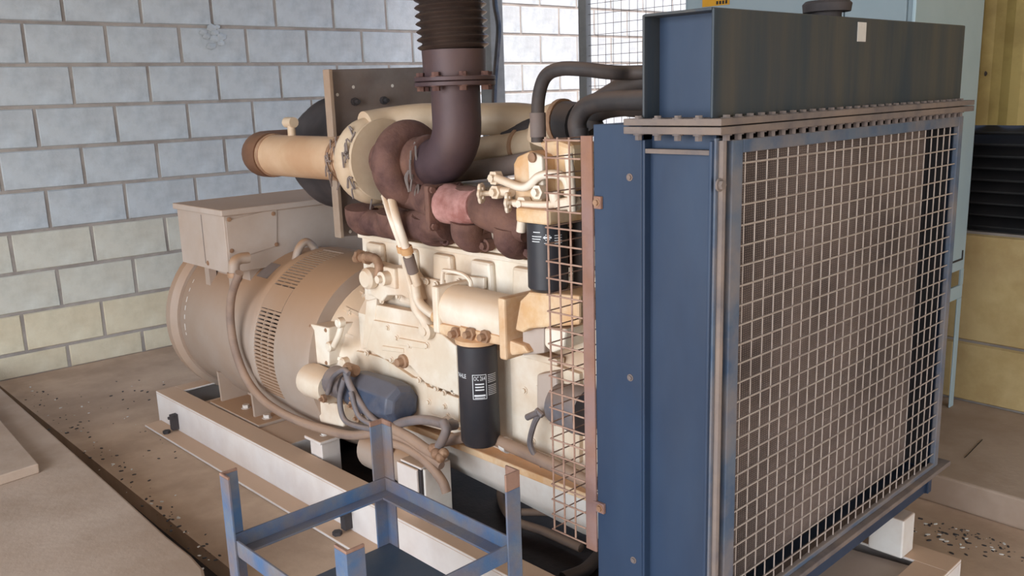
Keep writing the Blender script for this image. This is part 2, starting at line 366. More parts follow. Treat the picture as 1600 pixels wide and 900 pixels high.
# dark oil-stained pan between the skid rails
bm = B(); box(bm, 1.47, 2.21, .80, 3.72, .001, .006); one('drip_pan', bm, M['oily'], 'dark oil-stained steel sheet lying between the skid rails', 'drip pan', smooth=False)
bm = B(); bmd = B()
for k in range(170):
    if k < 110: t = random.random(); p = PZ(20+t*300+random.gauss(18, 12), 600+t*285+random.gauss(-8, 10), 0)
    else: p = PZ(random.uniform(60, 320), random.uniform(590, 720), 0)
    s = random.uniform(.0015, .006)
    if p.y > 4.75: continue
    bmesh.ops.create_icosphere(bm if random.random() < .25 else bmd, subdivisions=1, radius=s, matrix=Matrix.Translation(p+Vector((0, 0, s*.2))) @ Matrix.Rotation(random.random()*6, 4, 'Z') @ Matrix.Diagonal((1.6, .9, .5, 1)))
for k in range(110):
    t = random.random(); p = PZ(1430+t*150+random.gauss(0, 12), 815+t*45+random.gauss(0, 11), 0); s = random.uniform(.0015, .0055)
    if p.x > 2.72: continue
    bmesh.ops.create_icosphere(bm if random.random() < .25 else bmd, subdivisions=1, radius=s, matrix=Matrix.Translation(p+Vector((0, 0, s*.2))) @ Matrix.Rotation(random.random()*6, 4, 'Z') @ Matrix.Diagonal((1.8, .9, .5, 1)))
tag(link('pale_debris', mesh_of(bm, 'pale_debris'), M['debris']), 'scattered pale chips and crumbs on the dusty floor', 'debris', kind='stuff')
tag(link('dark_debris', mesh_of(bmd, 'dark_debris'), M['dark']), 'scattered dark grit and dirt along the slab edge', 'debris', kind='stuff')

# electrical cabinet on the plinth
CY = 1.235; CXL = 2.95; CXR = 3.53
cab = thing('electrical_cabinet', (3.2, 1.7, .1), 'tall pale blue electrical cabinet on a concrete plinth behind the radiator', 'cabinet')
zc = PY(1490, 408, CY).z; z1 = PY(1490, 426, CY).z; z2 = PY(1490, 450, CY).z; z3 = PY(1490, 470, CY).z
bm = B(); box(bm, CXL+.012, CXR, CY+.012, 2.12, z1, 2.45); part('body', bm, M['cabdk'], cab, .006, False)
bm = B(); box(bm, CXL, CXR, CY, CY+.012, z1, 2.45); part('end_panel', bm, M['cab'], cab, .003, False)
bm = B(); box(bm, CXL, CXL+.012, CY+.03, 1.47, z1+.02, 2.42); part('door', bm, M['cabdk'], cab, .003, False)
bm = B(); box(bm, CXL, CXL+.012, 1.475, 2.10, z1+.02, 2.42); dr = part('door', bm, M['cabdk'], cab, .003, False)
yl0, yl1 = PX(1098, 5, CXL).y, PX(1140, 5, CXL).y
zl = PX(1120, 9, CXL).z
bm = B(); box(bm, CXL-.003, CXL, min(yl0, yl1), max(yl0, yl1), zl, zl+.05); lb = part('warning_label', bm, M['yellowlabel'], cab, 0, False, label='yellow warning label with dark lettering')
bm = B()
for k in range(4):
    y = min(yl0, yl1) + (.008+k*.013); box(bm, CXL-.004, CXL-.003, y, y+.008, zl+.004, zl+.016)
part('lettering', bm, M['void'], lb, smooth=False)
bm = B(); hexbolt(bm, PY(1540, 115, CY), (0, -1, 0), .006, .004); part('screw', bm, M['dark'], cab)
bm = B(); box(bm, CXL+.02, CXR-.03, CY-.004, CY, zc-.006, zc); box(bm, CXR-.036, CXR-.03, CY-.004, CY, zc-.006, zc+.03); part('handle_lip', bm, M['dark'], cab, 0, False)
for n, (xa, xb, ya, yb, za, zb) in {'base_beam': (CXL, CXR, CY, CY+.012, z3, z2), 'leg': (CXR-.04, CXR, CY, CY+.006, .1, z3)}.items():
    bm = B(); box(bm, xa, xb, ya, yb, za, zb); part(n, bm, M['cab'], cab, .003, False)
bm = B(); box(bm, CXL, CXL+.045, CY, CY+.05, .1, z3); part('leg', bm, M['cab'], cab, .003, False)
bm = B(); box(bm, CXL, CXL+.045, 2.07, 2.12, .1, z3); part('leg', bm, M['cab'], cab, .003, False)
bm = B(); box(bm, CXR-.045, CXR, 2.07, 2.12, .1, z3); part('leg', bm, M['cab'], cab, .003, False)
bm = B(); box(bm, CXR-.03, CXR, CY, CY+.006, z2, z1); part('stile', bm, M['cab'], cab, 0, False)
bm = B(); box(bm, CXL+.05, CXR-.01, CY+.06, 2.05, .1, z1); part('base_interior_shade', bm, M['void'], cab, 0, False)  # black box stands in for the shaded interior of the open base

# mesh partition and post far behind the engine, cable post by the exhaust
mp = thing('mesh_partition', (3.66, 2.7, 0), 'steel framed wire mesh partition between the engine and the daylit wall', 'partition')
XM = 3.66
yp = PX(914, 80, XM).y; hw = abs(PX(920, 80, XM).y-PX(908, 80, XM).y)/2
bm = B(); box(bm, XM-.02, XM+.02, yp-hw, yp+hw, 0, 3.4); part('post', bm, M['col'], mp, .002, False)
bm = B(); box(bm, XM-.02, XM+.02, 2.14, 2.18, 0, 3.4); part('post', bm, M['col'], mp, .002, False)
zb = PX(960, 155, XM).z
bm = B(); box(bm, XM-.015, XM+.015, 2.18, yp-hw, .1, .13); part('rail', bm, M['col'], mp, .002, False)
bmw = B(); lathe(bmw, (0, 0, 0), (0, 1, 0), [(0, .0013), (yp-hw-2.18, .0013)], 5); mew = mesh_of(bmw, 'wire')
copies('wire', mew, M['dark'], mp, [(XM, 2.18, .18+k*.052) for k in range(48)])
bmw = B(); lathe(bmw, (0, 0, 0), (0, 0, 1), [(0, .0013), (2.5, .0013)], 5); mew = mesh_of(bmw, 'wire')
copies('wire', mew, M['dark'], mp, [(XM+.004, 2.18+.052*(k+1), .13) for k in range(int((yp-hw-2.2)/.052))])
yk = PX(767, 40, 3.62).y
bm = B(); box(bm, 3.57, 3.67, yk-.05, yk+.05, 0, 3.4); one('steel_post', bm, M['col'], 'grey steel post standing behind the exhaust pipe with cables beside it', 'post', smooth=False, bevel=.003)
for k, (off, m_) in enumerate(((0, 'rubber'), (1, 'navy'))):
    pts = [PX(773+off*4+dx, yy, 3.55) for yy, dx in ((-60, 0), (0, -2), (40, 4), (80, 2), (130, -2), (180, -3), (240, -3), (330, -4))]
    pts.append(Vector((3.55, pts[-1].y, 0.0)))
    bm = B(); tube(bm, pts, .008, 8); one('hanging_cable', bm, M[m_], ('black' if k == 0 else 'dark blue')+' cable hanging down beside the grey steel post', 'cable', 'cables on the steel post')

# ================================================================== SKID
sk_ = thing('generator_skid', (1.84, 2.2, 0), 'pale grey steel skid frame with dusty flanges under the generator', 'skid frame')
XL, XRt, HT = 1.41, 2.27, .14; Y0, Y1 = .745, 3.76
for s, x, xi, xo in ((1, XL, XL+.085, XL-.072), (-1, XRt, XRt-.085, XRt+.072)):
    bm = B(); box(bm, min(x, x+s*.008), max(x, x+s*.008), Y0, Y1, 0, HT-.008); r = part('rail', bm, M['skid'], sk_, .002, False)
    bm = B(); box(bm, min(x, xi), max(x, xi), Y0, Y1, HT-.008, HT); part('top_flange', bm, M['skid'], sk_, .002, False)
    if s > 0:
        bm = B(); box(bm, xo, x, Y0+.3, Y1-.02, .002, .012); part('foot_flange', bm, M['skid'], sk_, .002, False)
for ya, yb in ((Y0, Y0+.085), (Y1-.085, Y1)):
    bm = B(); box(bm, XL+.085, XRt-.085, ya, yb, HT-.008, HT); part('end_flange', bm, M['skid'], sk_, .002, False)
    bm = B(); yy = ya if ya < 2 else yb-.008; box(bm, XL+.008, XRt-.008, yy, yy+.008, .004, HT-.008); part('end_plate', bm, M['skid'], sk_, .002, False)
# folded gusset sheet in the near end
bm = B(); prism(bm, [(XL+.085, Y0+.085, HT-.02), (XRt-.085, Y0+.085, HT-.02), (XRt-.085, Y0+.5, HT-.05), (XL+.085, Y0+.5, HT-.05)], (0, 0, -.005)); part('end_sheet', bm, M['white'], sk_, 0, False)
for y in (2.80,):
    for xa, xb in ((XL+.012, 1.695), (1.985, XRt-.012)):
        bm = B(); box(bm, xa, xb, y, 3.50, .03, .128); part('alternator_bed', bm, M['skid'], sk_, .003, False)
for (px, py) in ((277, 655), (548, 825)):
    p = PX(px, py, XL); bm = B()
    box(bm, XL-.028, XL, p.y-.013, p.y+.013, .02, .085); box(bm, XL-.045, XL-.02, p.y-.022, p.y-.012, .074, .085)
    lathe(bm, (XL-.05, p.y, .012), (0, 0, 1), [(0, .016), (.012, .016)], 6); part('clamp_bracket', bm, M['dark'], sk_, .001, False)
def pedestal(cx, cy, top, w, m1, cap=True, nm='mount_pedestal'):
    b = B(); h = w/2
    box(b, cx-h, cx+h, cy-h, cy+h, .0065, top-.012); o = part(nm, b, m1, sk_, .003, False)
    if cap:
        b = B(); box(b, cx-h-.014, cx+h+.014, cy-h-.014, cy+h+.014, top-.012, top); part('cap_plate', b, M['skid'], o, .003, False)
        b = B(); hexbolt(b, (cx, cy, top), (0, 0, 1), .011, .012); part('bolt', b, M['white'], o)
pe = PX(507, 679, 1.54); pedestal(1.54, pe.y, pe.z, .075, M['skid'])
pe = PX(590, 684, 1.52); pedestal(1.535, pe.y, pe.z+.004, .05, M['white'], False)
# radiator feet
for x in (1.46, 2.20):
    for y in (.90, 1.06):
        bm = B(); box(bm, x-.035, x+.035, y-.045, y+.045, HT+.0005, .247); part('radiator_foot', bm, M['white'], sk_, .004, False)
# cover box under the starter
cb = thing('junction_box', (1.52, 2.02, .007), 'pale steel box with a dark slot standing in the skid below the oil filter', 'box')
bm = B(); box(bm, 1.468, 1.568, 1.968, 2.065, .007, .283); part('body', bm, M['dark'], cb, 0, False)
bm = B(); box(bm, 1.458, 1.467, 1.975, 2.071, .06, .287); part('cover', bm, M['skid'], cb, .003, False)
bm = B(); box(bm, 1.475, 1.574, 1.958, 1.967, .07, .287); part('cover', bm, M['white'], cb, .003, False)
bm = B(); box(bm, 1.470, 1.572, 1.968, 2.068, .284, .292); part('lid', bm, M['skid'], cb, .002, False)

# ================================================================== ALTERNATOR
AX, AZ = 1.84, .435
al = thing('alternator', (AX, 3.2, .14), 'dusty tan cylindrical alternator with louvred bands and terminal box', 'alternator')
def ylathe(prof, m, parent, name, seg=64, cx=AX, cz=AZ, ang=30, label=None):
    b = B(); lathe(b, (cx, 0, cz), (0, 1, 0), prof, seg); return part(name, b, m, parent, ang=ang, label=label)
ylathe([(3.655, .345), (3.665, .352), (3.68, .366), (3.72, .366), (3.735, .35), (3.74, .2)], M['tan'], al, 'end_bell')
ylathe([(3.0, .322), (3.02, .338), (3.06, .338), (3.64, .338), (3.655, .33)], M['tan'], al, 'stator_body')
ylathe([(2.835, .325), (3.02, .325)], M['dark'], al, 'fan_screen')
ylathe([(2.60, .28), (2.605, .345), (2.625, .352), (2.83, .352), (2.84, .345)], M['tan'], al, 'fan_housing')
ylathe([(2.982, .346), (2.99, .350), (3.02, .350), (3.026, .34)], M['tan'], al, 'band_ring')
# louvre bars around the screened band, solid bridges between the grilles
bb = B(); box(bb, -.0045, .0045, 2.838, 2.985, .335, .347); lm = mesh_of(bb, 'louvre_bar', False)
lm.materials.append(M['tan']); solid = B()
for k in range(150):
    a = RAD(k*360/150)
    deg = math.degrees(a)
    if 150 <= deg <= 205 or 93 <= deg <= 134 or 46 <= deg <= 86 or 330 <= deg or deg <= 20:
        o = bpy.data.objects.new('louvre_bar', lm); COL.objects.link(o); o.parent = al; o.matrix_parent_inverse = Matrix.Translation(-Vector(al.location))
        o.location = (AX, 0, AZ); o.rotation_euler = (0, PI/2-a, 0)
def arc_band(b, d0, d1, r0, r1, ya, yb, n=10):
    rows = []
    for k in range(n+1):
        a = RAD(d0+(d1-d0)*k/n); c, s = math.cos(a), math.sin(a)
        rows.append([b.verts.new((AX+r*c, y, AZ+r*s)) for r, y in ((r0, ya), (r1, ya), (r1, yb), (r0, yb))])
    for p, q_ in zip(rows, rows[1:]):
        for i in range(4): b.faces.new((p[i], p[(i+1)%4], q_[(i+1)%4], q_[i]))
    b.faces.new(rows[0]); b.faces.new(rows[-1][::-1])
for d0, d1 in ((20, 46), (86, 93), (134, 150), (205, 330)):
    bm = B(); arc_band(bm, d0, d1, .32, .349, 2.838, 2.985, max(4, int((d1-d0)/6))); part('band_bridge', bm, M['tan'], al)
for y in (2.885, 2.935):
    bm = B()
    for d0, d1 in ((150, 205), (93, 134), (46, 86), (-30, 20)): arc_band(bm, d0, d1, .335, .343, y, y+.008, 12)
    part('louvre_hoop', bm, M['tan'], al)
# lifting eyes
for ang, y in ((100, 3.045),):
    c = Vector((AX+.338*math.cos(RAD(ang)), y, AZ+.338*math.sin(RAD(ang))))
    bm = B(); tube(bm, [c+Vector((-.05, 0, -.02)), c+Vector((-.032, 0, .022)), c+Vector((0, 0, .045)), c+Vector((.032, 0, .022)), c+Vector((.05, 0, -.02))], .0155, 12)
    part('lifting_eye', bm, M['tan'], al)
# name plate and reflective hoop marks
bm = B(); arc_band(bm, 118, 131, .338, .3405, 3.07, 3.15, 4); part('name_plate', bm, M['bracket'], al)
bm = B()
for k in range(7): arc_band(bm, 145+k*6.5, 145+k*6.5+random.uniform(2, 5), .338, .3388, 3.595, 3.6, 2)
part('chalk_mark', bm, M['white'], al)
# feet
for s in (-1, 1):
    x0, x1 = (AX-.335, AX-.15) if s < 0 else (AX+.15, AX+.335)
    bm = B(); box(bm, x0, x1, 3.03, 3.44, .1285, .142); ft = part('foot_plate', bm, M['tan'], al, .002, False)
    xo = AX+s*.30; xi = AX+s*.17
    for y in (3.40, 3.12):
        b = B(); zo, zi = .142, .142
        pts = [(xo, y, .142), (xo, y, .142+.02), (AX+s*.305, y, .27), (AX+s*.2, y, .23), (xi, y, .142)]
        prism(b, pts, (0, .014, 0)); part('gusset', b, M['tan'], al, 0, False)
    b = B(); box(b, min(xi, xi+s*.014), max(xi, xi+s*.014), 3.12, 3.41, .142, .19); part('foot_web', b, M['tan'], al, 0, False)
    for y in (3.08, 3.25):
        b = B(); hexbolt(b, (AX+s*.27, y, .142), (0, 0, 1), .014, .014); part('bolt', b, M['white'], al)
# terminal box
tb0 = PX(348, 333, 1.5); tbf = PX(275, 315, 1.5).y; TZ = tb0.z; TB = PX(357, 428, 1.5).z
xe = 2.12
bm = B(); box(bm, 1.5, xe, tb0.y, tbf, TB, TZ-.012); tb = part('terminal_box', bm, M['beige'], al, .003, False)
bm = B(); box(bm, 1.488, xe+.012, tb0.y-.012, tbf+.012, TZ-.012, TZ+.012); lid = part('lid', bm, M['beige'], tb, .004, False)
pa, pb, pc_, pd = PY(352, 345, tb0.y), PY(432, 325, tb0.y), PY(432, 384, tb0.y), PY(358, 408, tb0.y)
bm = B(); prism(bm, [pa, pb, pc_, pd], (0, -.004, 0)); pan = part('access_panel', bm, M['beige'], tb, .001, False)
for p in ((358, 343), (427, 334), (432, 382), (362, 392)):
    bm = B(); hexbolt(bm, PY(p[0], p[1], tb0.y-.004), (0, -1, 0), .006, .004); part('screw', bm, M['brass'], tb)
p = PX(325, 411, 1.5); bm = B(); hexbolt(bm, p, (-1, 0, 0), .007, .004); part('screw', bm, M['brass'], tb)
ym_ = PX(318, 370, 1.5).y
bm = B(); box(bm, 1.4985, 1.5, ym_, ym_+.004, TB+.02, TZ-.02); part('seam', bm, M['bracket'], tb, 0, False)
for y in (tb0.y+.09, tb0.y+.30):
    bm = B(); box(bm, 1.56, 1.59, y, y+.04, TB-.16, TB); part('bracket', bm, M['tan'], tb, 0, False); bm = B(); box(bm, xe-.05, xe-.02, y, y+.04, TB-.16, TB); part('bracket', bm, M['tan'], tb, 0, False)
bm = B(); box(bm, 1.60, xe-.06, tb0.y+.03, tbf-.03, TB-.09, TB); part('saddle', bm, M['tan'], tb, 0, False)
# gland elbow and the thick power cable
g = PX(370, 418, 1.49)
bm = B(); tube(bm, [g+Vector((.05, .0, .03)), g+Vector((.012, 0, .03)), g+Vector((-.012, -.006, .016)), g+Vector((-.016, -.008, -.022))], .021, 12); el = part('cable_gland', bm, M['tan'], al)
bm = B(); lathe(bm, g+Vector((-.016, -.008, -.014)), (0, 0, -1), [(0, .026), (.018, .026)], 12); part('gland_nut', bm, M['brass'], el)
bm = B(); tube(bm, [PX(374, 426, 1.474), PX(362, 462, 1.468), PX(360, 500, 1.462), PX(367, 545, 1.464), PX(384, 590, 1.468), PX(408, 622, 1.472), PX(440, 645, 1.478), PX(475, 661, 1.49), PX(510, 672, 1.50), PX(548, 680, 1.50), PX(585, 676, 1.52), PX(606, 668, 1.53)], .0155, 12)
one('power_cable', bm, M['cable'], 'thick dusty brown cable looping down from the alternator terminal box', 'cable')

# ================================================================== ENGINE
en = thing('diesel_engine', (AX, 1.95, .14), 'cream painted six cylinder diesel engine with rusty exhaust manifold and turbocharger', 'engine')
XB = 1.60            # left face of the block
YF, YR = 1.40, 2.44
bm = B(); prism(bm, [(XB+.03, YF, .345), (XB, YF, .40), (XB, YF, .66), (XB+.03, YF, .70), (XB+.035, YF, .922), (2.05, YF, .922), (2.05, YF, .70), (2.08, YF, .66), (2.08, YF, .40), (2.05, YF, .345)], (0, YR-YF, 0))
part('engine_block', bm, M['cream'], en, .006, False)
bm = B(); box(bm, XB-.02, 2.10, YF-.01, YR, .325, .347); part('sump_rail', bm, M['creamrust'], en, .003, False)
# oil sump with rounded bottom
ring = []
bm = B(); sec = []
for y, d in ((YF, .17), (1.5, .18), (1.75, .16), (2.1, .14), (2.44, .13)):
    sec.append([bm.verts.new((AX+sx*w, y, .325-h)) for sx, w, h in ((-1, .235, 0), (-1, .23, d*.45), (-1, .19, d*.8), (-1, .12, d), (1, .12, d), (1, .19, d*.8), (1, .23, d*.45), (1, .235, 0))])
skinr(bm, sec); part('oil_sump', bm, M['white'], en, .0, True, 50)
ylathe([(2.14, .0), (2.142, .075), (2.42, .075), (2.425, .0)], M['tan'], en, 'oil_canister', 28, 1.62, .19)
# heads, one per cylinder, covers on top
HY = [YF+.015+k*.170 for k in range(6)]
for k, y in enumerate(HY):
    bm = B(); box(bm, XB+.028, 2.05, y, y+.162, .925, 1.005); hd = part('cylinder_head', bm, M['cream'], en, .004, False)
    bm = B(); box(bm, XB+.10, 2.0, y+.012, y+.15, 1.005, 1.085); part('rocker_cover', bm, M['pipecream'], hd, .012, False)
    bm = B(); prism(bm, [(XB+.012, y+.028, .72), (XB+.012, y+.134, .72), (XB+.012, y+.122, .90), (XB+.012, y+.04, .90)], (.024, 0, 0)); part('jacket_bulge', bm, M['cream'], en, .01, False)
# lower jacket ledge and ribs
bm = B(); box(bm, XB+.020, XB+.034, YF, YR, .908, .922); part('deck_flange', bm, M['cream'], en, .002, False)
for pts, x, th in (
    (((556, 548), (600, 560), (644, 590), (660, 592), (670, 608), (690, 612), (720, 622), (720, 668), (650, 652), (560, 626)), 1.588, .014),
    (((583, 500), (650, 512), (690, 522), (712, 540), (716, 618), (664, 598), (641, 572), (600, 561), (572, 545)), 1.572, .03),
    (((796, 550), (850, 566), (905, 584), (905, 724), (860, 712), (800, 690)), 1.586, .02),
    (((572, 470), (588, 466), (582, 545), (566, 545)), 1.576, .03),
    (((790, 540), (870, 562), (870, 572), (790, 552)), 1.575, .03),
    (((650, 652), (720, 672), (720, 680), (650, 662)), 1.572, .03),
    (((588, 476), (660, 490), (700, 512), (700, 526), (650, 513), (583, 500)), 1.579, .03),
    (((652, 432), (694, 440), (698, 490), (690, 500), (656, 484)), 1.594, .012),
    (((694, 428), (756, 434), (756, 452), (730, 460), (698, 456)), 1.594, .012),
    (((668, 604), (716, 622), (716, 660), (668, 644)), 1.580, .01),
    (((596, 540), (630, 545), (630, 552), (596, 548)), 1.568, .014),
    (((622, 528), (664, 536), (664, 546), (622, 540)), 1.566, .014),
    ):
    bm = B(); platex(bm, pts, x, th); part('side_cover', bm, M['cream'], en, .003, False)
bolts = [(573, 552), (612, 562), (655, 594), (670, 628), (682, 607), (694, 614), (695, 635), (709, 612), (666, 440), (681, 444), (716, 440), (728, 444), (578, 505), (620, 528), (668, 540), (597, 470), (606, 512), (641, 466), (653, 467), (622, 463), (640, 540), (700, 650), (742, 560), (820, 610), (842, 605), (880, 716), (833, 690)]
bmb = B(); hexbolt(bmb, (0, 0, 0), (-1, 0, 0), .0068, .007); mb = mesh_of(bmb, 'bolt')
IN_ = lambda a, b: 583 < a < 716 and 505 < b < 598 and not (a > 655 and b > 590)
copies('bolt', mb, M['cream'], en, [PX(a, b, 1.571 if IN_(a, b) else 1.579 if 664 < a < 716 and b > 600 else 1.585) for a, b in bolts])
bm = B(); p = PX(632, 564, 1.572); lathe(bm, p, (-1, 0, 0), [(0, .022), (.01, .022), (.012, .014), (.03, .013), (.032, .009)], 16); part('oil_filler_plug', bm, M['brass'], en)
# rear gear case bracket with lugs
bm = B(); platex(bm, ((572, 432), (584, 410), (602, 416), (636, 420), (650, 440), (658, 470), (640, 470), (628, 462), (604, 462), (596, 472), (580, 462)), 1.570, .04); part('rear_bracket', bm, M['cream'], en, .005, False)
p = PX(581, 434, 1.565); bm = B(); lathe(bm, p, (-1, 0, 0), [(0, .034), (.02, .034), (.03, .026)], 20); part('bracket_boss', bm, M['cream'], en)
p = PX(610, 433, 1.566); bm = B(); box(bm, p.x-.01, p.x+.02, p.y-.035, p.y+.03, p.z-.032, p.z+.032); cv = part('pump_cover', bm, M['cream'], en, .005, False)
bm = B(); lathe(bm, p+Vector((-.01, 0, 0)), (-1, 0, 0), [(0, .022), (.025, .022), (.027, .012), (.04, .012)], 16); part('pump_spigot', bm, M['cream'], cv)
bm = B(); tube(bm, [PX(590, 434, 1.545), PX(592, 415, 1.55), PX(586, 404, 1.56), PX(572, 402, 1.57), PX(556, 404, 1.58)], .014, 12); pp = part('water_pipe', bm, M['brass'], en)
for a in ((562, 400), (574, 403)):
    bm = B(); lathe(bm, PX(a[0], a[1], 1.575)-Vector((0, .008, 0)), (0, 1, 0), [(0, .021), (.014, .021)], 8); part('union_nut', bm, M['brass'], pp)
# flywheel housing
fh = ylathe([(2.43, .25), (2.44, .262), (2.50, .268), (2.575, .296), (2.60, .30), (2.603, .26)], M['cream'], en, 'flywheel_housing', 48)
for k in range(22):
    a = RAD(k*360/22+6); bm = None
bmb = B(); hexbolt(bmb, (0, 0, 0), (0, -1, 0), .008, .008); mb2 = mesh_of(bmb, 'bolt')
copies('bolt', mb2, M['cream'], fh, [(AX+.284*math.cos(RAD(k*16.4+4)), 2.545, AZ+.284*math.sin(RAD(k*16.4+4))) for k in range(22)])
for k in range(12):
    a = RAD(100+k*17); bm = B(); c, s = math.cos(a), math.sin(a); t = Vector((-s, 0, c))
    p0 = Vector((AX+.245*c, 2.435, AZ+.245*s)); p1 = Vector((AX+.30*c, 2.57, AZ+.30*s)); p2 = Vector((AX+.25*c, 2.57, AZ+.25*s))
    prism(bm, [p0-t*.006, p1-t*.006, p2-t*.006], t*.012); part('rib', bm, M['cream'], fh, 0, False)
# inspection cover box on the housing
p = PX(503, 535, 1.545)
a0, a1, a2, a3 = PX(481, 505, 1.53), PX(513, 512, 1.53), PX(514, 572, 1.53), PX(483, 566, 1.53)
bm = B(); prism(bm, [a0, a1, a2, a3], (.13, 0, 0)); cvr = part('inspection_box', bm, M['cream'], en, .004, False)
for q_ in ((485, 510), (509, 516), (510, 567), (486, 561)):
    bm = B(); hexbolt(bm, PX(q_[0], q_[1], 1.53), (-1, 0, 0), .005, .004); part('screw', bm, M['brass'], cvr)
bm = B(); tube(bm, [PX(534, 505, 1.535), PX(530, 522, 1.525), PX(522, 540, 1.525)], .011, 10); part('clamp_lever', bm, M['cream'], cvr)
for q_ in ((536, 503), (521, 540), (543, 565)):
    c = PX(q_[0], q_[1], 1.535); bm = B(); lathe(bm, c, (-1, 0, 0), [(0, .017), (.02, .017), (.024, .012)], 14); part('boss', bm, M['cream'], cvr)
bm = B(); c = PX(500, 598, 1.50); lathe(bm, c+Vector((0, .075, 0)), (0, -1, 0), [(0, .04), (.012, .055), (.03, .058), (.09, .056), (.15, .054)], 24); box(bm, c.x-.01, c.x+.09, c.y-.06, c.y+.055, c.z-.06, c.z-.035); part('starter_nose', bm, M['cream'], en)
bm = B(); platex(bm, ((493, 625), (536, 632), (536, 668), (500, 660)), 1.53, .08); part('starter_bracket', bm, M['cream'], en, .006, False)

# starter motor
st0, st1 = PX(556, 606, 1.52), PX(628, 632, 1.52)
bm = B(); d = Vector((0, st1.y-st0.y, 0)); L_ = abs(d.y); zc_ = (st0.z+st1.z)/2
lathe(bm, (1.525, st0.y+.005, zc_-.006), (0, -1, 0), [(0, .055), (.008, .066), (L_*.5, .072), (L_*.8, .072), (L_-.005, .066), (L_+.012, .045)], 8, ph=.2); stt = part('starter_motor', bm, M['navy'], en, .004, True, 20, label='navy blue starter motor')
bm = B(); lathe(bm, (1.50, st0.y+.10, zc_+.01), (0, -1, 0), [(0, .03), (.01, .05), (.05, .052), (.098, .05)], 24); part('starter_collar', bm, M['greyhose'], stt)
bm = B(); lathe(bm, PX(541, 575, 1.49), (0, -1, 0), [(0, .014), (.006, .02), (.05, .02), (.06, .012)], 16); part('solenoid', bm, M['brass'], stt)
for k, q_ in enumerate((((540, 578), (546, 600), (560, 625), (578, 650), (598, 668)), ((538, 592), (531, 622), (536, 652), (552, 664), (590, 672)), ((512, 615), (520, 590), (536, 578), (545, 584)), ((548, 612), (556, 640), (566, 655), (592, 668)))):
    bm = B(); tube(bm, [PX(a, b, 1.452-.006*k) for a, b in q_], (.011, .009, .008, .008)[k], 10); part('starter_cable', bm, M['greyhose'], stt)
for a in ((508, 622), (546, 576), (556, 620), (553, 632), (562, 652)):
    bm = B(); c = PX(a[0], a[1], 1.465); lathe(bm, c, (-1, 0, 0), [(0, .014), (.012, .014)], 6); lathe(bm, c, (-1, 0, 0), [(0, .006), (.022, .006)], 8); part('terminal', bm, M['brass'], stt)

# exhaust manifold: ports and log
for k, y in enumerate(HY):
    yc = y+.081
    bm = B(); tube(bm, [(XB+.032, yc, .965), (XB-.005, yc, .967), (XB-.03, yc-.004, .985), (XB-.035, yc-.01, 1.02)], [.040, .042, .044, .046], 14); pt = part('exhaust_port', bm, M['rust'], en)
    for dy, dz in ((-.045, -.012), (.045, -.012), (-.03, .035)):
        b = B(); lathe(b, (XB+.016, yc+dy, .962+dz), (-1, 0, 0), [(0, .018), (.022, .018)], 12); lathe(b, (XB-.004, yc+dy, .962+dz), (-1, 0, 0), [(0, .011), (.014, .011)], 6); part('port_flange', b, M['rust'], pt)
fl0 = PX(700, 322, 1.575)
bm = B(); tube(bm, [PX(826, 362, 1.575), PX(800, 348, 1.57), PX(765, 330, 1.565), PX(738, 318, 1.565), PX(712, 318, 1.57)], [.03, .046, .05, .046, .05], 18); mf = part('exhaust_manifold', bm, M['rust'], en)
bm = B(); tube(bm, [PX(556, 342, 1.58), PX(600, 350, 1.575), PX(650, 352, 1.57), PX(700, 348, 1.57)], [.035, .042, .045, .05], 18); part('manifold_log', bm, M['rust'], mf)
bm = B(); tube(bm, [PX(748, 322, 1.555), PX(722, 322, 1.56), PX(700, 318, 1.565)], [.044, .052, .056], 18); part('manifold_riser', bm, M['pinkrust'], mf, label='pinkish flaking riser between manifold and turbine flange')
bm = B(); c = PX(694, 322, 1.565); box(bm, c.x-.062, c.x+.062, c.y-.009, c.y+.009, c.z-.062, c.z+.062); fg = part('manifold_flange', bm, M['rust'], mf, .004, False)
for dx in (-.05, .05):
    for dz in (-.05, .05):
        b = B(); hexbolt(b, (c.x+dx, c.y-.009, c.z+dz), (0, -1, 0), .009, .01); part('bolt', b, M['rust'], mf)

# turbocharger
TX, TZ_ = 1.60, 1.167
yc_, yt_ = PX(586, 248, TX).y, PX(642, 250, TX).y
def volute(cx, cy, cz, R0, R1, r0, r1, a0, a1, ext, n=26, sgn=1):
    pts, rr = [], []
    for k in range(n+1):
        t = k/n; a = RAD(a0+(a1-a0)*t); R = R0+(R1-R0)*t
        pts.append(Vector((cx+R*math.cos(a), cy, cz+R*math.sin(a)))); rr.append(r0+(r1-r0)*t)
    for e, r in ext: pts.append(Vector(e)); rr.append(r)
    return pts, rr
# compressor: scroll grows anticlockwise and leaves over the top towards the engine
pts, rr = volute(TX, yc_+.012, TZ_, .092, .100, .036, .047, 80, 450, [], 40)
bm = B(); tube(bm, pts, rr, 16, smooth=False)
lathe(bm, (TX, yc_-.045, TZ_), (0, 1, 0), [(0, .06), (.0, .112), (.012, .118), (.022, .112), (.05, .10), (.085, .09), (.11, .078), (.135, .071)], 40)
tc_ = part('turbocharger', bm, M['pipecream'], en, 0, True, 35, label='cream compressor housing of the turbocharger')
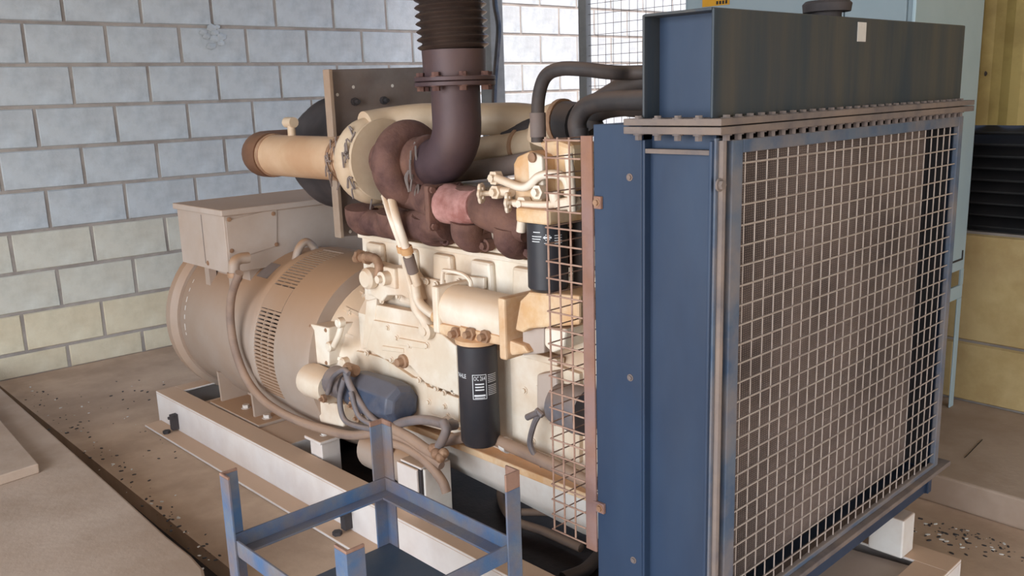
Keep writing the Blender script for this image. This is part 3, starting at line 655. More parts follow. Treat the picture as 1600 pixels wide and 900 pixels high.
# inlet tube
ty0, ty1 = yc_+.10, PX(425, 243, TX).y
bm = B(); lathe(bm, (TX, ty0, TZ_-.004), (0, 1, 0), [(0, .07), (ty1-ty0, .072)], 36); tube_in = part('inlet_tube', bm, M['pipetan'], tc_)
for y in (ty0+.03, ty0+.055, ty1-.03):
    bm = B(); lathe(bm, (TX, y, TZ_-.004), (0, 1, 0), [(0, .074), (.003, .0765), (.010, .0765), (.013, .074)], 36); part('hose_clamp', bm, M['brass'], tc_)
bm = B(); lathe(bm, (TX, yc_-.052, TZ_), (0, 1, 0), [(0, .112), (0, .122), (.010, .122), (.012, .112)], 40); part('vee_clamp', bm, M['pipecream'], tc_)
bm = B(); tube(bm, [(TX, ty1-.005, TZ_-.004), (TX, ty1+.05, TZ_-.004), (TX+.03, ty1+.10, TZ_), (TX+.10, ty1+.13, TZ_), (TX+.2, ty1+.13, TZ_)], .0785, 28); part('inlet_elbow', bm, M['hosebr'], tc_, label='brown rubber elbow on the air inlet')
c = PX(456, 208, TX); bm = B(); cyl(bm, c-Vector((0, 0, .02)), c+Vector((0, 0, .03)), .014, 12); cyl(bm, c+Vector((0, .03, .036)), c+Vector((0, -.02, .036)), .018, 12); part('breather_stub', bm, M['pipecream'], tc_)
# ragged cloth wrap and wire on clamps
for (cx0, y, R) in ((TX, ty0+.035, .08), (TX, yc_-.03, .125)):
    bm = B()
    for k in range(14):
        a = RAD(random.uniform(120, 250)); c = Vector((cx0+R*math.cos(a), y+random.uniform(-.02, .02), TZ_+R*math.sin(a)))
        tube(bm, [c, c+Vector((-.006, random.uniform(-.012, .012), random.uniform(-.03, .012))), c+Vector((-.002, random.uniform(-.015, .015), random.uniform(-.045, -.01)))], .0028, 5, 3)
    part('cloth_shred', bm, M['bracket'], tc_)['kind'] = 'stuff'
# turbine housing
pts, rr = volute(TX, yt_, TZ_, .078, .090, .034, .050, 20, 255, [], 30)
e1 = PX(655, 305, 1.58); e2 = PX(690, 321, 1.567)
pts2 = pts + [Vector((TX+.0, yt_-.04, TZ_-.098)), Vector((1.585, (yt_+e2.y)/2-.02, e2.z+.01)), e2]
rr2 = rr + [.050, .052, .052]
bm = B(); tube(bm, pts2, rr2, 18, smooth=False)
lathe(bm, (TX, yt_-.085, TZ_), (0, 1, 0), [(0, .05), (0, .068), (.03, .07), (.06, .075), (.10, .085), (.125, .08), (.14, .06), (.085+yc_-yt_, .06)], 32)
part('turbine_housing', bm, M['rust'], tc_, 0, True, 45, label='rusty turbine housing of the turbocharger')
# oil lines of the turbo running down the block
for pix, r in ((((612, 312, 1.52), (622, 350, 1.495), (634, 386, 1.515), (644, 420, 1.54), (652, 446, 1.552)), .0125), (((600, 306, 1.52), (612, 345, 1.49), (626, 384, 1.51), (634, 420, 1.535), (646, 462, 1.55)), .009)):
    bm = B(); tube(bm, [PX(*q_) for q_ in pix], r, 10); op = part('oil_pipe', bm, M['cream'], en)
    q0 = PX(*pix[2]); q1 = PX(*pix[3]); dd = (q1-q0).normalized()
    bm = B(); lathe(bm, q0, dd, [(0, r*1.5), (.02, r*1.5)], 10); part('pipe_union', bm, M['creamrust'], op)
    if r > .01: bm = B(); lathe(bm, q0+dd*.03, dd, [(0, r*1.35), (.055, r*1.35)], 10); part('hose_sleeve', bm, M['bracket'], op)
bm = B(); tube(bm, [PX(648, 444, 1.552), PX(654, 470, 1.55), PX(672, 488, 1.545), PX(700, 502, 1.535), PX(722, 514, 1.53), PX(742, 521, 1.525)], .014, 12); op = part('oil_pipe', bm, M['cream'], en)
for a, b_ in ((680, 494), (700, 502), (735, 518)):
    bm = B(); lathe(bm, PX(a, b_, 1.54), (0, -1, -.12), [(0, .0185), (.022, .0185)], 10); part('pipe_union', bm, M['creamrust'], op)
bm = B(); tube(bm, [PX(644, 455, 1.562), PX(652, 482, 1.56), PX(664, 500, 1.56), PX(670, 515, 1.565)], [.014, .018, .018, .022], 12); op = part('drain_elbow', bm, M['cream'], en)
bm = B(); lathe(bm, PX(671, 515, 1.57), (-1, 0, 0), [(0, .028), (.02, .028), (.022, .014), (.027, .014)], 18); part('drain_boss', bm, M['cream'], op)
bm = B(); tube(bm, [PX(690, 480, 1.56), PX(691, 455, 1.56), PX(692, 426, 1.555), PX(700, 423, 1.55), PX(722, 428, 1.55), PX(734, 438, 1.552), PX(736, 452, 1.56)], .006, 8); part('vent_line', bm, M['cream'], en)

# oil cooler cylinder and flange
ca, cb_ = PX(706, 476, 1.535), PX(812, 505, 1.535); zc2 = (ca.z+cb_.z)/2
bm = B(); lathe(bm, (1.54, ca.y, zc2), (0, -1, 0), [(0, .05), (.004, .062), (.22, .062), (abs(ca.y-cb_.y), .062)], 32); oc = part('oil_cooler', bm, M['cream'], en, label='smooth cream oil cooler cylinder')
bm = B(); box(bm, 1.475, 1.60, ca.y-.012, ca.y+.014, zc2-.066, zc2+.066); part('cooler_flange', bm, M['cream'], oc, .006, False)
bm = B(); box(bm, 1.465, 1.60, cb_.y-.02, cb_.y+.006, zc2-.085, zc2+.075); part('cooler_flange', bm, M['creamrust'], oc, .006, False)
# oil filter bracket and filter
fo = PX(748, 532, 1.515); fb = PX(746, 688, 1.515)
FR = .054; FX, FY = 1.515, (PX(717, 610, 1.515).y+PX(781, 610, 1.515).y)/2
bm = B(); platex(bm, ((668, 508), (690, 506), (720, 512), (775, 524), (818, 540), (826, 552), (800, 556), (780, 540), (720, 530), (690, 524)), 1.48, .12); fhd = part('filter_head', bm, M['creamrust'], en, .006, False)
bm = B(); lathe(bm, (FX, FY, fo.z-.004), (0, 0, 1), [(0, FR+.004), (.012, FR+.005), (.02, FR-.01), (.045, FR-.012)], 28); part('filter_seat', bm, M['creamrust'], fhd)
for a in ((715, 520), (738, 521), (761, 525)):
    bm = B(); lathe(bm, PX(a[0], a[1], 1.482), (-1, 0, 0), [(0, .018), (.012, .018), (.012, .010), (.028, .010)], 6); part('banjo_bolt', bm, M['brass'], fhd)
bm = B(); lathe(bm, (FX, FY, fb.z-.006), (0, 0, 1), [(0, FR-.022), (.004, FR-.008), (.016, FR), (fo.z-fb.z-.004, FR), (fo.z-fb.z+.002, FR-.006)], 40); of_ = part('oil_filter', bm, M['black'], en, label='black spin-on oil filter with white print')

def text_mesh(body, size):
    cu = bpy.data.curves.new('txt', 'FONT'); cu.body = body; cu.size = size; cu.align_x = 'CENTER'; cu.resolution_u = 2
    o = bpy.data.objects.new('txt', cu); COL.objects.link(o); dg = bpy.context.evaluated_depsgraph_get()
    me = bpy.data.meshes.new_from_object(o.evaluated_get(dg)); bpy.data.objects.remove(o); return me
def wrap(bm, me, cx, cy, R, ang0, z0, su=1.0, bold=0):
    """lay a flat text mesh round a vertical cylinder; ang0 is the facing angle"""
    off = len(bm.verts); bm.from_mesh(me); bm.verts.ensure_lookup_table()
    for v in bm.verts[off:]:
        a = ang0 + v.co.x*su/R; v.co = (cx+R*math.cos(a), cy+R*math.sin(a), z0+v.co.y)
def wbar(bm, cx, cy, R, a0, a1, z0, z1, n=5):
    lo_ = []; hi_ = []
    for k in range(n+1):
        a = a0+(a1-a0)*k/n; lo_.append(bm.verts.new((cx+R*math.cos(a), cy+R*math.sin(a), z0))); hi_.append(bm.verts.new((cx+R*math.cos(a), cy+R*math.sin(a), z1)))
    for k in range(n): bm.faces.new((lo_[k], lo_[k+1], hi_[k+1], hi_[k]))
ct = math.atan2(-FY, -FX)                      # angle facing the camera
bm = B(); R_ = FR+.0006; u = lambda px: ct + (px-750)/33.0*.95
zz = lambda py: PX(748, py, 1.48).z
a0, a1 = ct-.30, ct+.40
za, zb_ = zz(586), zz(624)
for A in ((a0, a1, za-.0015, za), (a0, a1, zb_, zb_+.0015), (a0, a0+.03, zb_, za), (a1-.03, a1, zb_, za)): wbar(bm, FX, FY, R_, *A)
am = (a0+a1)/2
wrap(bm, text_mesh('OC 264', .0165), FX, FY, R_, am, za-.016, .58)
for k in range(3): wbar(bm, FX, FY, R_, am-.22, am+.22, za-.028-k*.008, za-.0245-k*.008)
wbar(bm, FX, FY, R_, am-.28, am+.28, zb_+.008, zb_+.013); wbar(bm, FX, FY, R_, am-.25, am+.25, zb_+.003, zb_+.005)
wrap(bm, text_mesh('MAHLE', .017), FX, FY, R_, a0-.72, za-.012, .8)
for k in range(5): wbar(bm, FX, FY, R_, a1+.08, a1+.62, za-.004-k*.005, za-.0025-k*.005)
for k in range(6): wbar(bm, FX, FY, R_, a1+.08, a1+.62, za-.034-k*.005, za-.0325-k*.005)
part('printed_label', bm, M['labelw'], of_, smooth=False)

# front bracket block below the fuel filter
bm = B(); platex(bm, ((812, 470), (826, 456), (905, 462), (905, 508), (826, 514), (816, 520), (804, 516)), 1.47, .14); fb_ = part('front_bracket', bm, M['creamrust'], en, .006, False)
bm = B(); platex(bm, ((816, 514), (850, 512), (850, 552), (816, 556)), 1.50, .11); part('bracket_foot', bm, M['beige'], fb_, .004, False)
bm = B(); platex(bm, ((850, 512), (884, 514), (880, 545), (862, 552), (850, 540)), 1.485, .08); part('bracket_lug', bm, M['cream'], fb_, .006, False)
bm = B(); box(bm, 1.57, 2.08, 1.33, 1.40, .36, .92); part('timing_cover', bm, M['cream'], en, .01, False)
bm = B(); platex(bm, ((838, 585), (868, 580), (874, 640), (866, 668), (838, 640)), 1.56, .05); part('mount_bracket', bm, M['beige'], en, .006, False)
ylathe([(1.255, .0), (1.257, .135), (1.30, .135), (1.33, .12)], M['greyhose'], en, 'crank_pulley', 36)
ylathe([(1.24, .0), (1.242, .07), (1.33, .07)], M['dark'], en, 'fan_hub', 24, AX, .78)
bm = B(); lathe(bm, PX(905, 640, 1.52), (0, 1, 0), [(-.03, .03), (-.03, .058), (.0, .06), (.03, .055), (.07, .05)], 24); part('belt_pulley', bm, M['greyhose'], en)
bm = B(); lathe(bm, (1.66, 1.30, .80), (0, 1, 0), [(-.03, .02), (-.03, .055), (.03, .055), (.035, .02)], 24); part('belt_pulley', bm, M['dark'], en)
# fan
bm = B()
for k in range(8):
    a = RAD(k*45); c, s = math.cos(a), math.sin(a); n_ = Vector((-s, 0, c)); r_ = Vector((c, 0, s)); ce = Vector((AX, 1.19, .78))
    prism(bm, [ce+r_*.07-n_*.03+Vector((0, .03, 0)), ce+r_*.36-n_*.05+Vector((0, .035, 0)), ce+r_*.36+n_*.05-Vector((0, .02, 0)), ce+r_*.07+n_*.03-Vector((0, .01, 0))], (0, .004, 0))
part('cooling_fan', bm, M['dark'], en)

# fuel filter assembly and valves at the front
FFX = 1.50; fa, fbm = PX(855, 346, FFX), PX(860, 455, FFX); R2 = (PX(827, 400, FFX).y-PX(886, 400, FFX).y)/2*.78
FFY = (PX(827, 400, FFX).y+PX(886, 400, FFX).y)/2
bm = B(); lathe(bm, (FFX, FFY, fbm.z), (0, 0, 1), [(0, R2*.6), (.004, R2*.86), (.012, R2), (fa.z-fbm.z, R2)], 36); ff = part('fuel_filter', bm, M['black'], en, label='black spin-on fuel filter behind the rusty guard')
c2_ = math.atan2(-FFY, -FFX); R3 = R2+.0006; zl_ = PX(850, 372, FFX-R2*.8).z
bm = B(); wbar(bm, FFX, FFY, R3, c2_-.72, c2_-.34, zl_+.012, zl_+.014)
for k in range(3): wbar(bm, FFX, FFY, R3, c2_-.8, c2_-.28-.05*k, zl_+.002-k*.006, zl_+.004-k*.006)
wbar(bm, FFX, FFY, R3, c2_-.20, c2_+.20, zl_-.001, zl_+.003)
for k in range(9):
    t = k/9*2*PI; wbar(bm, FFX, FFY, R3, c2_+.13*math.cos(t)-.03, c2_+.13*math.cos(t)+.03, zl_+.001+.007*math.sin(t)-.001, zl_+.001+.007*math.sin(t)+.001, 1)
wbar(bm, FFX, FFY, R3, c2_-.16, c2_+.18, zl_-.013, zl_-.0115)
for k in range(4): wbar(bm, FFX, FFY, R3, c2_+.34, c2_+.75, zl_+.004-k*.006, zl_+.006-k*.006)
part('printed_label', bm, M['labelw'], ff, smooth=False)
bm = B(); box(bm, FFX-.05, FFX+.10, FFY-.055, FFY+.055, fa.z, fa.z+.035); hd = part('fuel_filter_head', bm, M['creamrust'], en, .006, False)
bm = B(); platex(bm, ((800, 256), (806, 244), (824, 236), (848, 244), (850, 300), (842, 328), (802, 318)), 1.50, .12); part('bleed_tank', bm, M['creamrust'], hd, .012, False)
bm = B(); platex(bm, ((824, 248), (832, 238), (846, 244), (848, 292), (826, 288)), 1.488, .014); ta = part('lifting_tab', bm, M['cream'], hd, .004, False)
bm = B(); lathe(bm, PX(833, 246, 1.487), (-1, 0, 0), [(0, .012), (.006, .012), (.008, .006)], 12); part('tab_bolt', bm, M['brass'], ta)
bm = B(); platex(bm, ((838, 222), (870, 218), (892, 226), (892, 300), (852, 306), (850, 240)), 1.54, .10); part('thermostat_housing', bm, M['creamrust'], hd, .012, False)
for pix, x, r in ((((776, 278), (790, 284), (812, 292), (826, 290), (842, 276), (862, 272), (880, 276), (888, 290), (888, 306)), 1.475, .0105), (((770, 298), (800, 300)), 1.49, .012), (((804, 318), (856, 320), (892, 312)), 1.475, .009), (((820, 322), (816, 345), (814, 362)), 1.485, .012), (((866, 300), (872, 318), (898, 318)), 1.48, .014), (((888, 240), (892, 280), (894, 330)), 1.47, .010)):
    bm = B(); tube(bm, [PX(a, b, x) for a, b in pix], r, 10); part('fuel_pipe', bm, M['cream'], hd)
for a, b_ in ((774, 278), (776, 300), (818, 318), (895, 318), (842, 300), (820, 330)):
    bm = B(); c = PX(a, b_, 1.482); lathe(bm, c+Vector((.012, 0, 0)), (-1, 0, 0), [(0, .018), (.02, .018), (.02, .010), (.03, .010)], 6); part('pipe_union', bm, M['cream'], hd)
for (a, b_) in ((752, 302), (794, 316)):
    c = PX(a, b_, 1.475); ax = Vector((-.5, .85, 0)).normalized(); u_, v_ = frame_of(ax); bm = B()
    tube(bm, [c+u_*(.021+.0025*math.cos(6*t))*math.cos(t)+v_*(.021+.0025*math.cos(6*t))*math.sin(t) for t in [k/24*2*PI for k in range(25)]], .005, 6, 2)
    for k in range(3): t = k*2*PI/3; tube(bm, [c, c+(u_*math.cos(t)+v_*math.sin(t))*.02], .004, 6)
    cyl(bm, c+ax*.006, c-ax*.055, .007, 10); hw_ = part('handwheel', bm, M['cream'], hd)

# intake side: charge air pipe, intake manifold, bracket plate, air filter
bm = B(); tube(bm, [(TX-.02, yc_+.012, TZ_+.098), (TX+.06, yc_-.0, TZ_+.107), (TX+.13, yc_-.06, TZ_+.115), PX(690, 186, 1.78), PX(760, 186, 1.84), PX(810, 186, 1.88), PX(842, 190, 1.93), (2.05, PX(845, 190, 1.93).y-.01, 1.25)], .048, 20); part('charge_air_pipe', bm, M['pipecream'], en)
bm = B(); tube(bm, [PX(690, 250, 1.86), PX(745, 240, 1.86), PX(800, 230, 1.86), PX(846, 222, 1.86)], .048, 20); im = part('intake_manifold', bm, M['pipecream'], en)
bm = B(); lathe(bm, PX(812, 228, 1.86), (0, -1, 0), [(0, .054), (.012, .054)], 24); part('hose_clamp', bm, M['brass'], im)
bm = B(); tube(bm, [PX(690, 272, 1.80), PX(745, 266, 1.80), PX(800, 258, 1.80), PX(850, 250, 1.80), Vector((1.72, 1.56, 1.16))], .03, 14); part('coolant_rail', bm, M['bracket'], en)
bm = B(); lathe(bm, PX(800, 208, 1.88), (0, -1, 0), [(-.03, .03), (0, .045), (.1, .045), (.12, .03)], 20); part('air_valve', bm, M['dark'], en)
bm = B(); tube(bm, [PX(852, 222, 1.70), PX(858, 200, 1.70), PX(872, 190, 1.70), PX(890, 190, 1.70)], [.05, .052, .05, .048], 18); elb = part('coolant_outlet', bm, M['pipecream'], en)
bm = B(); tube(bm, [PX(880, 191, 1.70), PX(905, 194, 1.70)], .054, 18); part('hose_sleeve', bm, M['rubber'], elb)
bm = B(); lathe(bm, PX(876, 190, 1.70), (0, -1, 0), [(0, .058), (.014, .058)], 24); lathe(bm, PX(882, 177, 1.67), (1, 0, 0), [(-.01, .008), (.02, .008)], 8); part('hose_clamp', bm, M['brass'], elb)
YP = PX(520, 240, 1.60).y
xr = PY(662, 110, YP).x+.12; zt_ = PX(507, 109, TX).z; zbm = PX(540, 372, 1.6).z
bm = B(); prism(bm, [(1.602, YP, zbm), (1.602, YP, zt_), (xr, YP, zt_+.008), (xr, YP, .90), (1.68, YP, .90)], (0, .006, 0)); bp_ = part('bracket_plate', bm, M['bracket'], en, 0, False)
bm = B(); box(bm, 1.588, 1.602, YP-.03, YP+.006, zbm, zt_); part('plate_flange', bm, M['brownbar'], bp_, .002, False)
for a in ((553, 159), (598, 157)):
    bm = B(); c = PY(a[0], a[1], YP); lathe(bm, c, (0, -1, 0), [(0, .013), (.014, .013), (.014, .007), (.03, .007)], 8); part('plate_bolt', bm, M['dark'], bp_)
for a in ((552, 136), (613, 134), (527, 148), (547, 362), (563, 360)):
    bm = B(); c = PY(a[0], a[1], YP); lathe(bm, c, (0, -1, 0), [(-.001, .0055), (.0012, .0055)], 10); part('bolt_hole', bm, M['white'], bp_)
fc = PX(520, 243, 1.75)
bm = B(); lathe(bm, (1.92, 2.60, 1.15), (0, 1, 0), [(0, .15), (.01, .19), (.03, .205), (.10, .205), (.11, .212), (.13, .212), (.14, .205), (.34, .205), (.35, .212), (.37, .212), (.38, .205), (.43, .19), (.44, .1)], 48); af = part('air_filter', bm, M['dark'], en, label='large dark round air filter behind the bracket plate')
bm = B(); box(bm, 1.78, 1.90, 2.60, 2.78, .93, 1.02); part('filter_outlet', bm, M['dark'], af, .006, False)

# coolant hoses from the radiator tank
bm = B(); tube(bm, [PX(840, 222, 1.56), PX(840, 190, 1.56), PX(842, 150, 1.56), PX(852, 120, 1.56), PX(874, 108, 1.56), PX(910, 108, 1.58), PX(955, 113, 1.62), PX(1008, 113, 1.68), Vector((1.69, 1.021, PX(1008, 113, 1.68).z))], .0165, 12); vh = part('vent_hose', bm, M['rubber'], en, label='thin black vent hose arching to the radiator tank')
bm = B(); tube(bm, [PX(841, 214, 1.56), PX(840, 176, 1.56)], .020, 12); part('hose_end', bm, M['bracket'], vh)
for pix, x, r in ((((905, 215), (902, 190), (915, 168), (945, 158), (1010, 156)), 1.60, .023), (((930, 205), (922, 185), (940, 170), (975, 164), (1015, 164)), 1.72, .028), (((905, 200), (906, 260), (908, 330), (909, 420), (908, 520)), 1.60, .022), (((935, 160), (970, 140), (1012, 128)), 1.70, .026)):
    pts = [PX(a, b, x) for a, b in pix]
    if pix[-1][0] > 1000: pts.append(Vector((pts[-1].x+.01, 1.021, max(pts[-1].z, 1.335))))
    bm = B(); tube(bm, pts, r, 14); part('coolant_hose', bm, M['rubber'], en)
bm = B(); c = PX(968, 130, 1.70); box(bm, c.x, c.x+.1, c.y-.05, c.y+.03, c.z-.018, c.z+.016); part('hose_bracket', bm, M['bracket'], en, .003, False)
# conduit and harness on the sump rail
bm = B(); tube(bm, [PX(690, 690, 1.55), PX(750, 680, 1.545), PX(790, 694, 1.54), PX(840, 716, 1.535), PX(900, 744, 1.53), PX(930, 760, 1.53)], .017, 12); hn = part('wiring_conduit', bm, M['cable'], en)
for a in ((792, 697), (700, 664)):
    bm = B(); c = PX(a[0], a[1], 1.545 if a[0] > 750 else 1.53); lathe(bm, c+Vector((0, .012, .004)), (0, -1, -.1), [(0, .021), (.022, .021)], 12); part('cable_clip', bm, M['white'], hn)
bm = B(); tube(bm, [PX(605, 672, 1.50), PX(630, 660, 1.49), PX(665, 656, 1.49), PX(700, 664, 1.515), PX(712, 664, 1.54)], .0145, 12); part('coolant_hose', bm, M['greyhose'], en)
bm = B(); tube(bm, [PX(692, 658, 1.49), PX(697, 672, 1.485), PX(690, 690, 1.48), PX(680, 706, 1.48)], .0135, 12); part('coolant_hose', bm, M['greyhose'], en)
for pix, r in ((((610, 668), (640, 684), (666, 702), (688, 714)), .016), (((606, 690), (635, 700), (665, 720), (690, 750), (698, 770)), .014), (((600, 676), (640, 690), (690, 728)), .012)):
    bm = B(); tube(bm, [PX(a, b, 1.475) for a, b in pix], r, 10); part('battery_cable', bm, M['cable'], en)
bm = B(); c = PX(684, 706, 1.475)
for k in range(5): sphere(bm, c+Vector((random.uniform(-.012, .012), random.uniform(-.03, .03), random.uniform(-.012, .012))), random.uniform(.012, .02), 8)
part('cable_lug', bm, M['brass'], en)
bm = B(); tube(bm, [PX(842, 648, 1.535), PX(834, 664, 1.53), (PX(828, 690, 1.53)), PX(834, 708, 1.53), PX(848, 728, 1.53)], .008, 8); sw = part('sensor_cable', bm, M['greyhose'], en)
bm = B(); cyl(bm, PX(824, 652, 1.53), PX(842, 644, 1.53), .009, 10); cyl(bm, PX(838, 640, 1.53), PX(848, 650, 1.53), .007, 8); part('sensor_plug', bm, M['greyhose'], sw)

# exhaust stack
ex = thing('exhaust_pipe', (TX, 1.89, 1.1), 'dark rusted exhaust elbow with bolted flange and ribbed bellows going up', 'exhaust pipe')
YE = PX(712, 150, TX).y; zf = PX(714, 127, TX).z
y0_ = yt_-.085
arc = [Vector((TX, y0_, TZ_)), Vector((TX, y0_-.02, TZ_))]
rb = (y0_-.02)-YE
for k in range(1, 9):
    a = RAD(k*11.25); arc.append(Vector((TX, y0_-.02-rb*math.sin(a), TZ_+rb*(1-math.cos(a)))))
arc.append(Vector((TX, YE, zf-.012)))
bm = B(); tube(bm, arc, .067, 32, smooth=False); part('elbow', bm, M['exhaust'], ex)
bm = B(); lathe(bm, (TX, y0_+.01, TZ_), (0, -1, 0), [(0, .074), (.004, .078), (.022, .078), (.026, .072)], 32); ck = part('vee_clamp', bm, M['rust'], ex)
bm = B()
for k in range(10):
    a = RAD(random.uniform(130, 240)); c = Vector((TX+.078*math.cos(a), y0_+random.uniform(-.02, .0), TZ_+.078*math.sin(a)))
    tube(bm, [c, c+Vector((-.008, random.uniform(-.01, .01), -.02)), c+Vector((-.004, random.uniform(-.01, .01), random.uniform(-.06, -.03)))], .003, 5, 3)
part('cloth_shred', bm, M['bracket'], ck)['kind'] = 'stuff'
for k, z in enumerate((zf-.012, zf+.001)):
    bm = B(); lathe(bm, (TX, YE, z), (0, 0, 1), [(0, .107), (.0015, .1095), (.0105, .1095), (.012, .107)], 40); part('flange', bm, M['exhaust'], ex)
for k in range(8):
    a = RAD(k*45+18); bm = B(); c = Vector((TX+.094*math.cos(a), YE+.094*math.sin(a), zf+.013)); hexbolt(bm, c, (0, 0, 1), .011, .011); part('bolt', bm, M['rust'], ex); bm = B(); hexbolt(bm, c-Vector((0, 0, .025)), (0, 0, -1), .011, .012); part('nut', bm, M['rust'], ex)
zs = PX(712, 78, TX).z
bm = B(); lathe(bm, (TX, YE, zf+.012), (0, 0, 1), [(0, .084), (zs-zf-.012, .086)], 36); part('sleeve', bm, M['exhaust'], ex)
prof = []; z = zs
while z < 2.3:
    for k in range(6): prof.append((z-zs+.0205*k/6, .089+.0075*math.cos(2*PI*k/6+PI)))
    z += .0205
bm = B(); lathe(bm, (TX, YE, zs), (-.02, .03, 1), prof, 40); part('bellows', bm, M['bellows'], ex, ang=60)
top = Vector((TX, YE, zs)) + Vector((-.02, .03, 1)).normalized()*prof[-1][0]
bm = B(); cyl(bm, top, (top.x, top.y, 3.39), .085, 32); part('stack', bm, M['exhaust'], ex)

# ================================================================== RADIATOR
ra = thing('radiator', (AX, 1.0, .25), 'large dark blue engine radiator with dusty top tank and wire mesh front guard', 'radiator')
RL, RR = 1.30, 2.38; RY0, RY1, RY2 = .873, 1.022, 1.137; RZ0 = .25; ZFL = 1.287; ZT = 1.479
# core
bm = B(); box(bm, 1.385, 2.285, .912, 1.0, .36, 1.255); part('core', bm, M['core'], ra, 0, False, label='brown dusty radiator core with fine fins')
bm = B(); box(bm, 2.287, 2.338, .925, .999, .335, 1.255); part('core_gap_shade', bm, M['void'], ra, 0, False)  # black strips stand in for the shade in the gaps around the core
bm = B(); box(bm, 2.339, RR-.025, .882, .999, .335, 1.255); part('core_gap_shade', bm, M['void'], ra, 0, False)
bm = B(); box(bm, 1.385, 2.286, .925, .999, .335, .359); part('core_gap_shade', bm, M['void'], ra, 0, False)
bm = B(); box(bm, RL+.025, 1.384, .925, .999, .335, 1.255); part('core_gap_shade', bm, M['void'], ra, 0, False)
bm = B(); box(bm, RL+.05, RR-.03, 1.0, 1.02, .30, 1.27); part('core_back', bm, M['void'], ra, 0, False)
# side channels (recessed web, two flanges)
for s, x in ((1, RL), (-1, RR)):
    bm = B(); box(bm, min(x+s*.018, x+s*.024), max(x+s*.018, x+s*.024), RY0+.006, RY1-.006, RZ0, 1.243); part('side_web', bm, M['blue'], ra, 0, False)
    for y in (RY0, RY1-.006):
        fw_ = .022 if y == RY0 else .05; bm = B(); box(bm, min(x, x+s*fw_), max(x, x+s*fw_), y, y+.006, RZ0, 1.262); part('side_flange', bm, M['blue'], ra, .0015, False)
    bm = B(); box(bm, min(x+s*.002, x+s*.02), max(x+s*.002, x+s*.02), RY0+.006, RY1-.006, 1.238, 1.246); part('side_ledge', bm, M['ledge'], ra, 0, False)
    bm = B(); box(bm, min(x+s*.022, x+s*.03), max(x+s*.022, x+s*.03), RY0+.006, RY1-.006, 1.246, 1.275); part('side_infill', bm, M['blue'], ra, 0, False)
# fan shroud box behind the core
for s, x in ((1, RL), (-1, RR)):
    bm = B(); box(bm, min(x-s*.001, x+s*.005), max(x-s*.001, x+s*.005), RY1, RY2, RZ0, ZFL+.002); part('shroud_side', bm, M['blue'], ra, .001, False)
bm = B(); box(bm, RL+.005, RR-.005, RY1, RY2, ZFL-.005, ZFL+.002); part('shroud_top', bm, M['blue'], ra, 0, False)
bm = B(); box(bm, RL+.005, RR-.005, RY1, RY2, RZ0, RZ0+.006); part('shroud_bottom', bm, M['blue'], ra, 0, False)
bm = B()   # shroud back with a round hole
n = 48; ce = (AX, .78); outer = []; inner = []
for k in range(n):
    a = 2*PI*k/n; c, s = math.cos(a), math.sin(a); t = min(((RR-AX-.006)/abs(c)) if abs(c) > 1e-6 else 9, ((ZFL-.006-ce[1])/s) if s > 1e-6 else (((ce[1]-RZ0-.007)/-s) if s < -1e-6 else 9))
    outer.append(bm.verts.new((ce[0]+t*c, RY2-.006, ce[1]+t*s))); inner.append(bm.verts.new((ce[0]+.39*c, RY2-.006, ce[1]+.39*s)))
for k in range(n): bm.faces.new((outer[k], outer[(k+1)%n], inner[(k+1)%n], inner[k]))
part('shroud_back', bm, M['blue'], ra, 0, False)
for a in ((984, 277), (985, 590), (990, 875), (1007, 560)):
    bm = B(); hexbolt(bm, PX(a[0], a[1], RL-.001 if a[0] < 1003 else RL+.018), (-1, 0, 0), .005, .004); part('screw', bm, M['bracket'], ra)
# top tank with recessed ends
bm = B(); box(bm, RL+.045, RR-.045, RY0+.005, RY1-.005, ZFL+.012, ZT-.004); tk = part('top_tank', bm, M['blue'], ra, 0, False)
bm = B(); box(bm, RL, RR, RY0, RY0+.005, ZFL+.012, ZT); part('tank_front', bm, M['tank'], tk, .002, False, label='streaked dusty blue front plate of the tank')
bm = B(); box(bm, RL, RR, RY1-.005, RY1, ZFL+.012, ZT); part('tank_back', bm, M['tank'], tk, .002, False)
bm = B(); box(bm, RL, RR, RY0+.005, RY1-.005, ZT-.004, ZT+.001); part('tank_top', bm, M['tank'], tk, .001, False)
c = PY(1292, 16, .95); bm = B(); lathe(bm, (c.x, .95, ZT), (0, 0, 1), [(0, .03), (.018, .03), (.018, .048), (.034, .050), (.040, .044)], 24); part('filler_cap', bm, M['dark'], tk)
c = PY(1346, 50, RY0); bm = B(); box(bm, c.x-.018, c.x+.018, RY0-.0015, RY0, c.z-.019, c.z+.019); part('sticker', bm, M['debris'], tk, 0, False)
# bolted flange pair
for z0_, z1_ in ((ZFL+.001, ZFL+.013), (ZFL-.014, ZFL-.001)):
    bm = B(); box(bm, RL-.016, RR+.02, RY0-.028, RY1+.03, z0_, z1_); part('tank_flange', bm, M['ledge'], ra, .0015, False)
bmb = B(); hexbolt(bmb, (0, 0, 0), (0, 0, 1), .0068, .005); mbf = mesh_of(bmb, 'flange_bolt'); bmb = B(); hexbolt(bmb, (0, 0, -.028), (0, 0, -1), .0068, .010); mbn = mesh_of(bmb, 'flange_nut')
locs = [(RL+.02+k*.0365, RY0-.015, ZFL+.013) for k in range(29)] + [(RL-.007, RY0+.022+k*.043, ZFL+.013) for k in range(4)] + [(RR+.010, RY0+.022+k*.043, ZFL+.013) for k in range(4)]
copies('flange_bolt', mbf, M['ledge'], ra, locs); copies('flange_nut', mbn, M['ledge'], ra, locs)
